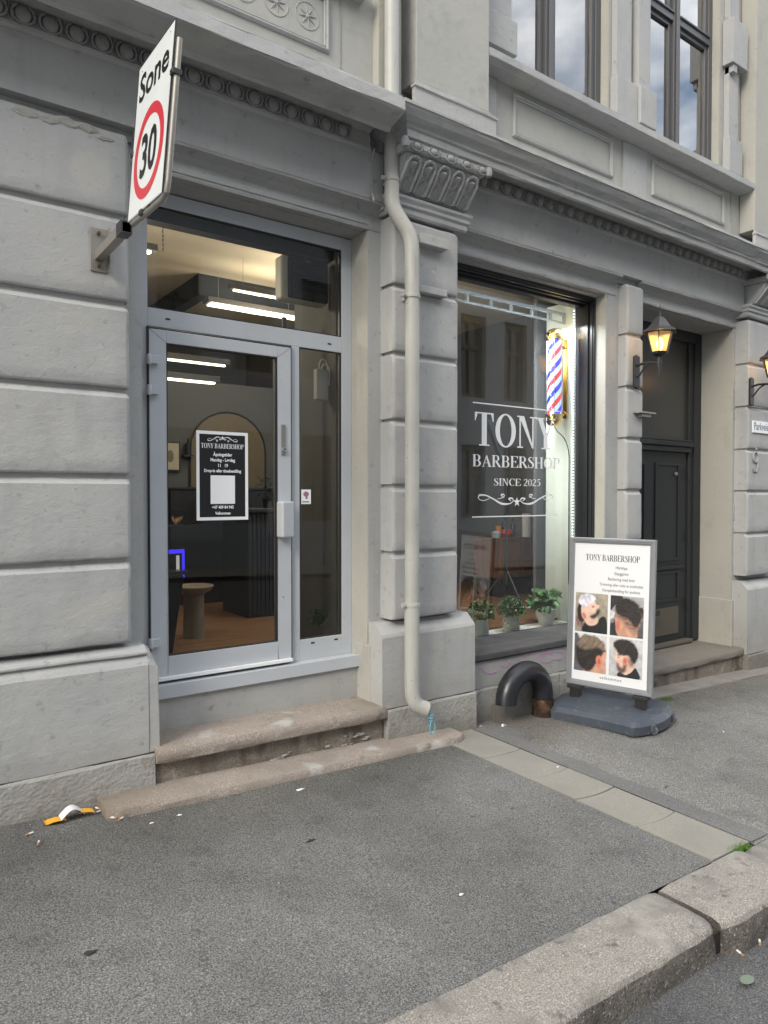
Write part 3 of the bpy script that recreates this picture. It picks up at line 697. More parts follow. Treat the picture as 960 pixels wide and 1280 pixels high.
wall([(3.9, 7.4, .42, .46, 4.9, 7.6)], BLACKF, 'inner_wall')
# chimney-side wall of the room behind, roof edge
MB().extrude([(.4, 9.5), (-.3, 9.5), (-.35, 9.6), (-.5, 9.75), (-.5, 9.85), (.4, 9.95)], -6, 14, 2, 0).build('eaves', STUCCO, B)

# ledge stones on the pilaster and mid pilaster
for x0, x1, z0, z1, y in ((3.09, 3.345, 3.395, 3.465, -.175), (3.09, 3.345, 3.065, 3.115, -.165)):
    wall([(x0, x1, y, -.09, z0, z1)], STUCCO, 'ledge_stone', .006)
wall([(5.69, 5.93, -.14, -.04, 2.415, 2.43), (5.74, 5.88, -.12, -.04, 2.385, 2.413)], GALV, 'metal_ledge', .002)

# steps
def step(name, x0, x1, yf, yb, zt, th, mat, rnd=.022, tilt=0.0, ends=0.02):
    prof = [(yb, -th), (yf+.015, -th), (yf+.004, -th+.01), (yf, -th*.5), (yf+.004, -rnd*.7), (yf+rnd*.5, -rnd*.2), (yf+rnd*1.5, 0), (yb, .004)]
    mb = MB(); k = max(6, int((x1-x0)/.06)); m = len(prof); vs = []
    for i in range(k+1):
        x = x0+(x1-x0)*i/k
        for j, (y, z) in enumerate(prof):
            w = .006*noise.noise((x*5, j*.7, 8)) + .004*noise.noise((x*19, j*1.3, 8))
            e = ends*max(0, 1-min(x-x0, x1-x)/.05)**2
            vs.append((x, y + (w + e if 0 < j < m-1 else 0), zt + z + tilt*(x-x0) + w*.5))
    mb.add(vs, [(i*m+j, (i+1)*m+j, (i+1)*m+j+1, i*m+j+1) for i in range(k) for j in range(m-1)], 0, True)
    mb.add([vs[j] for j in range(m)], [tuple(range(m))]); mb.add([vs[k*m+j] for j in range(m)], [tuple(reversed(range(m)))])
    return mb.build(name, mat, B)
step('step', 1.268, 2.843, -.15, .20, .262, .088, GRANITE, .03, -.022)
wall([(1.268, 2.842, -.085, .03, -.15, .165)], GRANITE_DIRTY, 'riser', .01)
step('step', .955, 3.40, -.325, -.05, zg(.955, -.3)+.050, .12, GRANITE, .03, -.038, .04)
# mortar crumbs and cracked render on the riser
mb = MB()
for i in range(16):
    x = random.uniform(1.7, 2.75); z = random.uniform(.03, .10)-.01*x; s_ = random.uniform(.012, .045)
    vs = [(x+s_*math.cos(a)*random.uniform(.7, 1.4), -.090+random.uniform(-.003, .002), z+s_*.4*math.sin(a)*random.uniform(.6, 1)) for a in [k*PI/3 for k in range(6)]]
    mb = MB(); mb.add(vs + [(x, -.104, z)], [(k, (k+1) % 6, 6) for k in range(6)]); mb.build('loose_render', BASEST, B)
# portal step and its granite edge in the pavement
step('step', 5.925, 7.655, -.12, .90, .028, .075, mottled('worn_granite_landing', [(0.25, 0.225, 0.195), (160, 2, .45, .6, (.17, .15, .13)), (3, 5, .45, .7, (.19, .17, .145))], .8, [(150, .002)]), .02, -.009)
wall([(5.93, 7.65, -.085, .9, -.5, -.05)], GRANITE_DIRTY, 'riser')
step('step', 5.32, 12, -.315, .0, zg(5.32, -.3)+.012, .1, mottled('grey_granite_edge', [(0.28, 0.26, 0.235), (150, 2, .45, .6, (.18, .168, .15)), (4, 5, .45, .7, (.20, .185, .165))], .85, [(150, .002)]), .01, -.038)

# ------------------------------------------------------------------ shop door (part of the building)
D = empty('shop_door'); D.parent = B
def dm(boxes, name, mat, par, bv=.003):
    mb = MB()
    for b in boxes: mb.box(*b)
    return mb.build(name, mat, par, bv)
# fixed frame
dm([(1.262, 1.352, .245, .30, .53, 3.47), (2.715, 2.797, .245, .30, .53, 3.47), (1.352, 2.715, .245, .30, 3.385, 3.47),
    (1.352, 2.715, .245, .30, 2.665, 2.775), (2.305, 2.375, .245, .30, .53, 2.665), (2.375, 2.715, .245, .30, .53, .672)], 'door_frame', ALU, D)
dm([(1.263, 2.796, .15, .30, .455, .528), (1.263, 2.796, .14, .155, .452, .535)], 'threshold', ALU, D)
L = dm([(1.352, 1.455, .222, .285, .545, 2.645), (2.198, 2.298, .222, .285, .545, 2.645), (1.455, 2.198, .222, .285, 2.572, 2.645), (1.455, 2.198, .222, .285, .545, .685)], 'door_leaf', ALU, D)
dm([(1.354, 2.292, .190, .222, .546, .566)], 'weather_bar', plain('pale_weather_bar', (.80, .81, .82), .35), D, .002)
mb = MB(); mb.box(1.455, 1.463, .226, .25, .685, 2.572); mb.box(2.190, 2.198, .226, .25, .685, 2.572); mb.box(1.463, 2.19, .226, .25, 2.564, 2.572); mb.box(1.463, 2.19, .226, .25, .685, .693)
mb.box(2.375, 2.382, .25, .262, .672, 2.665); mb.box(2.703, 2.715, .25, .262, .672, 2.665); mb.box(2.382, 2.703, .25, .262, 2.658, 2.665); mb.box(2.382, 2.703, .25, .262, .672, .679)
mb.box(1.352, 2.715, .25, .262, 2.775, 2.783); mb.box(1.352, 2.715, .25, .262, 3.372, 3.385); mb.box(2.705, 2.715, .25, .262, 2.783, 3.372)
mb.build('gasket', RUBBER, D)
def pane(x0, x1, z0, z1, y, par, mat=GLASS, name='pane'):
    mb = MB(); mb.add([(x0, y, z0), (x1, y, z0), (x1, y, z1), (x0, y, z1)], [(0, 1, 2, 3)]); return mb.build(name, mat, par, normals=False)
pane(1.463, 2.19, .693, 2.564, .245, D, GLASS_DOOR); pane(2.382, 2.703, .679, 2.658, .258, D, GLASS_DOOR); pane(1.352, 2.705, 2.783, 3.372, .258, D, GLASS_DOOR)
# corner mitre lines
mb = MB()
for x, sx in ((1.352, 1), (2.298, -1)):
    mb.add([(x, .2212, 2.645), (x+sx*.003, .2212, 2.645), (x+sx*.103, .2212, 2.572), (x+sx*.100, .2212, 2.572)], [(0, 1, 2, 3)])
mb.build('mitre_joint', RUBBER, D)
dm([(1.344, 1.352, .225, .243, .56, 2.66), (1.352, 2.298, .225, .243, 2.646, 2.653), (2.298, 2.304, .225, .243, .56, 2.66)], 'door_gap', RUBBER, D, 0)
for z in (2.46, 2.28, .78): 
    mb = MB(); mb.box(1.335, 1.40, .19, .222, z-.025, z+.025); mb.tube([(1.345, .195, z-.03), (1.345, .195, z+.03)], .013, 10); mb.build('hinge', ALU, D, .003)
dm([(2.222, 2.252, .212, .222, 1.93, 2.13)], 'lock_plate', GALV, D, .003)
mb = MB(); mb.tube([(2.237, .214, 1.965), (2.237, .196, 1.965)], .015, 14); mb.tube([(2.237, .196, 1.965), (2.237, .194, 1.965)], .005, 8, 1); mb.build('lock_cylinder', [CHROME, BLACK], D)
mb = MB(); mb.hexa([(2.185, .13, 1.38), (2.285, .15, 1.38), (2.285, .222, 1.38), (2.185, .222, 1.38), (2.185, .13, 1.62), (2.285, .15, 1.62), (2.285, .222, 1.62), (2.185, .222, 1.62)])
mb.build('pull_handle', ALU, D, .012, 3)
mb = MB()
for x, z in ((1.46, 2.715), (2.60, 2.71), (2.46, .635), (2.65, .637)): mb.box(x, x+.028, .2425, .2445, z, z+.010)
mb.build('drain_slot', BLACK, D)
# mains screw on the stile
mb = MB(); mb.lathe([(.006, 0), (.004, .003), (0, .004)], (0, 0, 0), 8); o = mb.build('screw', CHROME, D, loc=(2.235, .2215, .98)); o.rotation_euler = (R(90), 0, 0)

# hours notice stuck on the door glass
mb = MB(); y = .2405; x0, x1, z0, z1 = 1.645, 1.992, 1.502, 2.062
for r_ in (rect(x0, z0, x1, z0+.02), rect(x0, z1-.02, x1, z1), rect(x0, z0+.02, x0+.02, z1-.02), rect(x1-.02, z0+.02, x1, z1-.02)): mb.poly(r_, y, 0)
mb.poly(rect(x0+.02, z0+.02, x1-.02, z1-.02), y, 1)
cx = (x0+x1)/2
flourish(mb, cx, 2.012, .20, .035, y-.0006, 0, -1)
serif(mb, 'TONY BARBERSHOP', x0+.030, x1-.030, 1.955, 1.985, y-.0006)
for t, z, s_ in (('Åpningstider', 1.907, .028), ('Mandag - Lørdag', 1.873, .028), ('11   19', 1.838, .028), ('Drop-in eller timebestilling', 1.805, .026), ('+47 409 84 945', 1.575, .026), ('Velkommen', 1.538, .024)):
    sans(mb, t, s_*1.02, cx, z, y-.0006, 0, .0009, .86)
mb.poly(rect(cx-.082, 1.605, cx+.082, 1.785), y-.0006, 0)
hn = mb.build('hours_notice', [WHITE, BLACK], None, normals=False); tag(hn, 'black opening hours notice with white border stuck on the door glass', 'notice')
# small sticker on the side glass
mb = MB(); y = .2545; mb.poly(rect(2.392, 1.60, 2.468, 1.70), y, 0); mb.poly([(2.43+.022*math.cos(a), 1.668+.018*math.sin(a)) for a in [k*PI/6 for k in range(12)]], y-.0005, 1)
mb.poly(rect(2.425, 1.635, 2.442, 1.652), y-.0006, 1); mb.poly(rect(2.40, 1.612, 2.455, 1.618), y-.0005, 2)
tag(mb.build('sticker', [WHITE, plain('pink_print', (.35, .16, .22), .5), BLACK], None, normals=False), 'small white sticker with pink drawing on the narrow side glass', 'sticker')

# ------------------------------------------------------------------ shop window (part of the building)
SW = empty('shop_window'); SW.parent = B
dm([(5.395, 5.416, .15, .36, .47, 3.47), (3.622, 3.640, .15, .36, .47, 3.47), (3.640, 5.395, .15, .36, 3.445, 3.47)], 'window_lining', BLACKF, SW)
dm([(5.385, 5.3945, .165, .19, .47, 3.44), (5.378, 5.3945, .21, .25, .47, 3.44), (3.642, 5.378, .165, .19, 3.432, 3.4445), (3.642, 5.378, .21, .25, 3.425, 3.4445),
    (3.642, 5.378, .26, .34, 3.405, 3.4445)], 'window_frame', BLACKF, SW)
pane(3.64, 5.393, .462, 3.404, .33, SW)
MB().extrude([(.35, .39), (-.045, .39), (-.052, .425), (-.052, .436), (-.02, .438), (.10, .446), (.12, .452), (.30, .462), (.325, .464), (.33, .472), (.35, .472)], 3.622, 5.394, .3, .0015).build('sill', SILLM, SW)
MB().extrude([(.0, .375), (-.035, .375), (-.038, .380), (-.036, .3885), (.0, .3885)], 3.665, 5.415, .3, .001).build('sill_seal', BLACKF, SW)
for x in (4.15, 4.70, 5.28):
    mb = MB(); mb.lathe([(.007, 0), (.005, .003), (0, .004)], n=8); o = mb.build('screw', CHROME, SW, loc=(x, .30, 3.4045)); o.rotation_euler = (R(180), 0, 0)
# display deck, side panel, header strip
dm([(3.63, 5.395, .352, .74, .42, .456)], 'display_deck', plain('white_display_deck', (.84, .86, .82), .45, bump=.0004), SW)
dm([(5.398, 5.413, .362, .72, .457, 3.50)], 'side_panel', mottled('pale_green_panel', [(.66, .70, .62), (3, 4, .45, .7, (.60, .64, .57))], .6, [(40, .001)]), SW)
# LED strip: row of small lit beads up the edge of the panel
LEDM = plain('led_bead', (.9, .95, 1), .4, emit=(.90, .96, 1.0), es=1.1)
bead = MB().box(-.006, .006, -.004, .004, -.008, .008).mesh('led_bead', [LEDM])
ledst = dm([(5.376, 5.392, .372, .380, .50, 3.40)], 'led_strip', plain('led_tape', (.12, .13, .14), .5), SW)
for i in range(100): link('led_bead', bead, ledst, (5.3745, .368, .52 + i*.0290))
ld = bpy.data.lights.new('led_strip_lamp', 'AREA'); ld.shape = 'RECTANGLE'; ld.size = .02; ld.size_y = 2.7; ld.energy = 4.5; ld.color = (.88, .96, .96)
lo_ = bpy.data.objects.new('led_strip_lamp', ld); COL.objects.link(lo_); lo_.parent = ledst; lo_.location = (4.95, .40, 1.95)
lo_.rotation_euler = Vector((-.75, -.60, .15)).to_track_quat('Z', 'Y').to_euler()
ld = bpy.data.lights.new('deck_fill_light', 'AREA'); ld.shape = 'RECTANGLE'; ld.size = 1.4; ld.size_y = .03; ld.energy = 26; ld.color = (.95, .98, 1.0)  # added area light to brighten the deck and pots, not a fitting
lo_ = bpy.data.objects.new('deck_fill_light', ld); COL.objects.link(lo_); lo_.parent = SW; lo_.location = (4.6, .362, 3.25); lo_.rotation_euler = (R(6), 0, 0)
# header trim with clear gaps seen through the top of the pane
hd = dm([(3.66, 5.37, .46, .48, 3.36, 3.39), (3.66, 5.37, .46, .48, 3.285, 3.302)] + [(x, x+.03, .461, .479, 3.302, 3.36) for x in (3.88, 4.10, 4.38, 4.63, 4.90, 5.15, 5.34)], 'header_trim', plain('pale_trim', (.22, .25, .26), .5), SW, 0)

# shop name on the glass
mb = MB(); y = .3285; K = lambda v: 1.65 + (v-1.65)*1.0313; Q = lambda v: v*1.0313
serif(mb, 'TONY', Q(3.945), Q(4.915), K(2.065), K(2.335), y)
serif(mb, 'BARBERSHOP', Q(3.925), Q(4.985), K(1.895), K(1.992), y)
serif(mb, 'SINCE 2025', Q(4.165), Q(4.735), K(1.742), K(1.802), y)
mb.poly(rect(Q(3.93), K(2.402), Q(4.975), K(2.412)), y); mb.poly(rect(Q(3.925), K(1.482), Q(4.95), K(1.492)), y)
flourish(mb, Q(4.44), K(1.632), .93, .108, y, 0, 1)
tag(mb.build('window_lettering', plain('white_vinyl', (.90, .92, .94), .45), None, normals=False), 'white shop name lettering with star and scrolls on the display window', 'lettering')

# ------------------------------------------------------------------ portal door
PD = empty('entrance_door'); PD.parent = B
dm([(5.94, 7.63, .455, .50, 2.27, 3.47)], 'upper_panel', plain('smoked_panel', (.05, .05, .048), .3), PD, 0)
dm([(7.50, 7.634, .40, .52, .03, 3.475), (5.935, 6.05, .40, .52, .03, 3.475), (6.05, 7.50, .40, .52, 3.36, 3.475)], 'door_frame', DOORBLK, PD, .008)
dm([(7.42, 7.50, .42, .50, .03, 3.36)], 'frame_stop', DOORBLK, PD, .006)
dm([(6.05, 7.42, .36, .46, 2.20, 2.25), (6.05, 7.42, .385, .46, 2.14, 2.20), (6.05, 7.42, .375, .46, 2.25, 2.275)], 'transom_bar', DOORBLK, PD, .008)
dm([(6.05, 7.40, .44, .49, .06, 2.14)], 'door_leaf', DOORBLK, PD, .004)
for z0, z1 in ((.95, 2.02), (.50, .84)):
    for x0, x1 in ((6.15, 6.62), (6.80, 7.26)):
        mb = MB(); f = .03
        mb.box(x0, x1, .425, .44, z0, z0+f); mb.box(x0, x1, .425, .44, z1-f, z1); mb.box(x0, x0+f, .425, .44, z0+f, z1-f); mb.box(x1-f, x1, .425, .44, z0+f, z1-f)
        mb.build('panel_moulding', DOORBLK, PD, .006)
dm([(6.10, 7.34, .41, .44, .86, .90)], 'rail_moulding', DOORBLK, PD, .006)
dm([(6.70, 7.26, .430, .44, .14, .44)], 'kick_panel', plain('tan_kick_panel', (.10, .09, .072), .5), PD, .003)
dm([(6.05, 7.44, .36, .45, .03, .065)], 'threshold', plain('worn_threshold', (.14, .12, .10), .6), PD, .006)
mb = MB(); mb.lathe([(.0, 0), (.02, .003), (.022, .02), (.012, .03), (0, .033)], n=12); o = mb.build('door_bell', GALV, PD, loc=(7.18, .438, 1.90)); o.rotation_euler = (R(90), 0, 0)
for z in (1.9, 1.2, .45):
    mb = MB(); mb.tube([(7.41, .41, z-.06), (7.41, .41, z+.06)], .010, 8); mb.build('hinge', LAMPBLK, PD)
# entry phone box and strip on the reveal edge
dm([(7.655, 7.675, YS-.012, YS, 1.40, 1.55)], 'entry_phone', ALU_BRIGHT, B, .002)

# ------------------------------------------------------------------ downpipe
DP = tag(empty('downpipe', (2.88, -.02, 0)), 'cream grey round downpipe with an offset bend between door and shop window', 'downpipe')
def dpt(pts, r, name, n=20, mat=PIPEM):
    mb = MB(); mb.tube([(a-2.88, b+.02, c) for a, b, c in pts], r, n); return mb.build(name, mat, DP)
def bez(p0, p1, p2, p3, n=10):
    return [tuple((1-t)**3*a+3*(1-t)**2*t*b+3*(1-t)*t*t*c+t**3*d for a, b, c, d in zip(p0, p1, p2, p3)) for t in [i/n for i in range(n+1)]]
PR = .050
dpt([(2.865, -.145, 3.74), (2.865, -.145, 9.4)], PR, 'pipe')
dpt(bez((2.865, -.145, 3.75), (2.865, -.145, 3.60), (2.865, -.15, 3.60), (2.905, -.175, 3.52), 10) + bez((2.905, -.175, 3.52), (2.95, -.20, 3.44), (2.985, -.215, 3.42), (2.985, -.215, 3.27), 10)[1:], PR, 'pipe_bend')
dpt([(2.985, -.215, 3.28), (2.985, -.215, 2.98)], PR, 'pipe'); dpt([(2.985, -.215, 3.0), (2.985, -.215, .90)], PR*.97, 'pipe'); dpt([(2.985, -.215, .92), (2.985, -.215, .42)], PR*1.03, 'pipe')
dpt(bez((2.985, -.215, .43), (2.985, -.215, .27), (2.99, -.215, .235), (3.055, -.245, .205), 10) + [(3.085, -.26, .193)], [PR*1.03]*11 + [PR*1.05], 'pipe_shoe')
for x, yv, z in ((2.865, -.145, 3.77), (2.985, -.215, 3.0), (2.985, -.215, .915), (2.865, -.145, 6.4)):
    mb = MB()
    mb.lathe([(PR*1.0, -.014), (PR*1.10, -.012), (PR*1.12, 0), (PR*1.10, .012), (PR*1.0, .014)], (x-2.88, yv+.02, z), 20)
    mb.box(x-2.88-PR-.035, x-2.88-PR+.004, yv+.012, yv+.028, z-.012, z+.012); mb.box(x-2.88-.008, x-2.88+.008, yv+.02+PR, .06, z-.008, z+.008)
    mb.tube([(x-2.88-PR-.022, yv, z), (x-2.88-PR-.022, yv+.045, z)], .007, 8)
    mb.build('pipe_clamp', PIPEM, DP)
# small cable bracket on the wall by the bend
mb = MB(); mb.tube([(2.765, -.085, 3.98), (2.765, -.055, 3.90), (2.765, -.055, 3.68)], .006, 6); mb.tube([(2.765, -.06, 3.68), (2.76, -.075, 3.66), (2.765, -.08, 3.63)], .009, 6)
tag(mb.build('cable', PIPEM), 'thin painted cable running down the wall beside the downpipe', 'cable')

# teal cord loop tied to the pipe shoe
mb = MB(); c0 = Vector((3.085, -.268, .165))
mb.tube([c0 + Vector(v) for v in [(-.02, -.005, .03), (-.005, -.012, .005), (.01, -.014, -.02), (.02, -.014, -.045), (.022, -.014, -.06)]], .0045, 6)
mb.tube([c0 + Vector(v) for v in [(.0, -.01, .03), (.0, -.016, .0), (.012, -.018, -.03), (.024, -.018, -.055)]], .0045, 6)
mb.tube([c0 + Vector((.026 + .023*math.sin(a), -.016, -.098 + .043*math.cos(a))) for a in [k*PI/8 for k in range(17)]], .0042, 6)
for z in (-.01, -.03, -.05): mb.tube([c0 + Vector((.016 + .012*math.cos(a), -.014 + .010*math.sin(a), z)) for a in [k*PI/5 for k in range(11)]], .004, 6)
tag(mb.build('cord_loop', plain('teal_cord', (.12, .38, .48), .6)), 'teal cord loop hanging from the foot of the downpipe', 'cord')

# ------------------------------------------------------------------ bent pipe guard
GP = tag(empty('bent_pipe', (4.40, -.13, zg(4.40))), 'black hooked steel pipe with rusty foot standing before the wall', 'bent pipe')
BPM = mottled('black_scuffed_paint', [(0.014, 0.016, 0.020), (9, 5, .55, .75, (.03, .034, .042)), (60, 4, .72, .80, (.16, .17, .18))], 0.33, [(40, .001)], spec=.6)
RUST = mottled('rusty_steel', [(0.030, 0.020, 0.015), (16, 5, .45, .62, (.10, .050, .028)), (40, 4, .62, .74, (.30, .19, .12))], .85, [(60, .005)])
pts = [(0, 0, -.02), (0, 0, .14)]
for a in range(0, 181, 15):
    q = R(a); pts.append((-.23 + .23*math.cos(q), -.02*(1-math.cos(q)), .185 + .20*math.sin(q)))
pts.append((-.462, -.042, .165))
mb = MB(); mb.tube(pts[1:], .082, 22); mb.build('pipe_hook', BPM, GP)
mb = MB(); mb.tube([(0, 0, -.02), (0, 0, .03), (.001, 0, .09), (0, 0, .135)], [.092, .086, .0840, .0825], 22); mb.build('rusty_foot', RUST, GP)
# ------------------------------------------------------------------ pavement sign
SB = tag(empty('pavement_sign', (4.78, -.475, zg(4.78, -.475)), (0, 0, math.atan2(-.967, .2545))), 'grey framed pavement poster sign on a slate blue base in front of the portal', 'sign')
BASEM = mottled('slate_blue_plastic', [(0.054, 0.066, 0.086), (5, 4, .45, .7, (.064, .076, .096)), (26, 5, .56, .72, (.10, .105, .11)), (9, 4, .62, .72, (.12, .118, .11))], .5, [(200, .0006)], spec=.4)
def base_half(ly):   # half length along the sign at depth ly
    return .33 + .12*(1 - abs((ly-.06)/.39)**2.2)
mb = MB(); nx, ny = 24, 24; vs = []; vb = []
for i in range(nx+1):
    u = -1 + 2*i/nx
    for j in range(ny+1):
        v = -1 + 2*j/ny; ly = v*.39 + .06; lx = u*base_half(ly)
        bow = .035*(1-u*u)*(1 if v < 0 else 1)
        ly2 = ly + (-.0 if abs(v) < .6 else (bow if v < 0 else -bow)*((abs(v)-.6)/.4)*.8)
        d = max(abs(u)**3, abs(v)**2.2)
        h = .150 - .045*min(1, d)
        if abs(v) < .12: h += .006
        if d > .95: h = .092
        if d > .99: h = .078
        vs.append((lx, ly2, h - .002)); vb.append((lx, ly2, .012))
m = ny+1
mb.add(vs, [(i*m+j, (i+1)*m+j, (i+1)*m+j+1, i*m+j+1) for i in range(nx) for j in range(ny)], 0, True)
mb.add(vb, [(i*m+j, i*m+j+1, (i+1)*m+j+1, (i+1)*m+j) for i in range(nx) for j in range(ny)], 0)
bd = [(i, 0) for i in range(nx+1)] + [(nx, j) for j in range(1, ny+1)] + [(i, ny) for i in range(nx-1, -1, -1)] + [(0, j) for j in range(ny-1, 0, -1)]
T = [vs[i*m+j] for i, j in bd]; Bq = [vb[i*m+j] for i, j in bd]; k = len(bd)
mb.add(T + Bq, [(i, (i+1) % k, k+(i+1) % k, k+i) for i in range(k)], 0)
mb.build('base', BASEM, SB)
for sy in (-.16, .22):
    mb = MB(); mb.lathe([(0, -.012), (.026, -.012), (.030, -.008), (.030, .008), (.026, .012), (0, .012)], n=18); o = mb.build('wheel', plain('grey_wheel', (.10, .10, .10), .6), SB, loc=(base_half(sy)+.005, sy, .034)); o.rotation_euler = (R(90), 0, 0)
    mb = MB(); mb.box(-.03, .02, -.022, -.014, -.01, .038); mb.box(-.03, .02, .014, .022, -.01, .038); mb.box(-.03, .012, -.022, .022, .034, .042); mb.build('wheel_fork', BASEM, SB, .004, loc=(base_half(sy), sy, .034))
for lx in (-.27, .27):
    mb = MB(); mb.box(lx-.038, lx+.038, -.033, .033, .135, .208); mb.box(lx-.06, lx+.06, -.043, .043, .207, .235)
    for q in (-.035, -.012, .012, .035): mb.box(lx+q-.004, lx+q+.004, -.040, -.032, .138, .207)
    mb.build('post', RUBBER, SB, .004)
FH, FW, FZ = 1.215, .71, .235
FR = mottled('grey_snap_frame', [(.22, .23, .245), (5, 4, .5, .7, (.19, .20, .21))], .38, [(50, .0002)], spec=.5)
def fprof(p0, p1, inn):  # frame bar with two steps, mitred
    return None
mb = MB(); hw = FW/2; pr = [(0, 0.012), (0, -.012), (.006, -.018), (.020, -.018), (.024, -.013), (.032, -.013), (.038, -.008), (.046, -.006), (.046, .012)]
vs = []; cs = [(-hw, 0, 1, 1), (hw, 0, -1, 1), (hw, FH, -1, -1), (-hw, FH, 1, -1)]; m = len(pr)
for cx_, cz_, sx, sz in cs:
    for o_, d_ in pr: vs.append((cx_ + sx*o_, d_, cz_ + sz*o_))
mb.add(vs, [(k*m+j, ((k+1) % 4)*m+j, ((k+1) % 4)*m+j+1, k*m+j+1) for k in range(4) for j in range(m-1)]); mb.box(-hw+.01, hw-.01, .010, .016, .01, FH-.01)
fo = mb.build('frame', FR, SB, 0, loc=(0, 0, FZ)); fo.rotation_euler = (R(-3.2), 0, 0)
PAPER = plain('poster_paper', (.74, .75, .77), .35)
mb = MB(); mb.poly(rect(-hw+.045, .045, hw-.045, FH-.045), -.001, 0); d = -.0016
cx = 0
serif(mb, 'TONY BARBERSHOP', -.215, .23, FH-.185, FH-.135, d, 1)
for t, z, s_ in (('Hårklipp', .245, .036), ('Skjeggtrim', .292, .036), ('Barbering med kniv', .338, .036), ('Trimming eller voks av ansiktshår', .384, .034), ('Dampbehandling for ansiktet', .430, .034)):
    sans(mb, t, s_*.92, .085, FH-z, d, 2, .0003, .84)
sans(mb, 'velkommen', .034, .02, .078, d, 2, .0004, .9, space=1.3)
po = mb.build('poster', [PAPER, BLACK, plain('grey_print', (.10, .10, .11), .5)], SB, normals=False, loc=(0, 0, FZ)); po.rotation_euler = (R(-3.2), 0, 0)
# four haircut pictures, flat print
SKIN = mottled('skin_print', [(.62, .33, .23), (14, 3, .4, .65, (.50, .24, .16)), (22, 3, .55, .7, (.72, .44, .33))], .4)
SKIN2 = mottled('light_skin_print', [(.70, .47, .38), (14, 3, .4, .65, (.58, .34, .26)), (22, 3, .55, .7, (.78, .60, .52))], .4)
HAIR = mottled('dark_hair_print', [(.016, .013, .012), (70, 4, .55, .70, (.045, .040, .038), (1, .4, .5))], .4)
HAIR2 = mottled('brown_hair_print', [(.09, .065, .045), (60, 4, .45, .62, (.19, .15, .11), (1, .4, .5)), (80, 2, .55, .7, (.03, .022, .018))], .4)
def ell(cx, cz, rx, rz, a0=0, a1=360, n=18, rot=0):
    return [(cx + rx*math.cos(R(a0+(a1-a0)*k/n))*math.cos(rot) - rz*math.sin(R(a0+(a1-a0)*k/n))*math.sin(rot), cz + rx*math.cos(R(a0+(a1-a0)*k/n))*math.sin(rot) + rz*math.sin(R(a0+(a1-a0)*k/n))*math.cos(rot)) for k in range(n if a1-a0 == 360 else n+1)]
def smooth_loop(p, n=4):
    k = len(p); out = []
    for i in range(k):
        a, b, c, d = p[i-1], p[i], p[(i+1) % k], p[(i+2) % k]
        for j in range(n):
            t = j/n; out.append(tuple(.5*((2*b[q]) + (-a[q]+c[q])*t + (2*a[q]-5*b[q]+4*c[q]-d[q])*t*t + (-a[q]+3*b[q]-3*c[q]+d[q])*t**3) for q in (0, 1)))
    return out
import numpy as np
PRINT, pn_, pl_, pb_ = newmat('photo_print'); at_ = pn_.new('ShaderNodeAttribute'); at_.attribute_name = 'print'
pl_.new(at_.outputs['Color'], pb_.inputs['Base Color']); pb_.inputs['Roughness'].default_value = .35
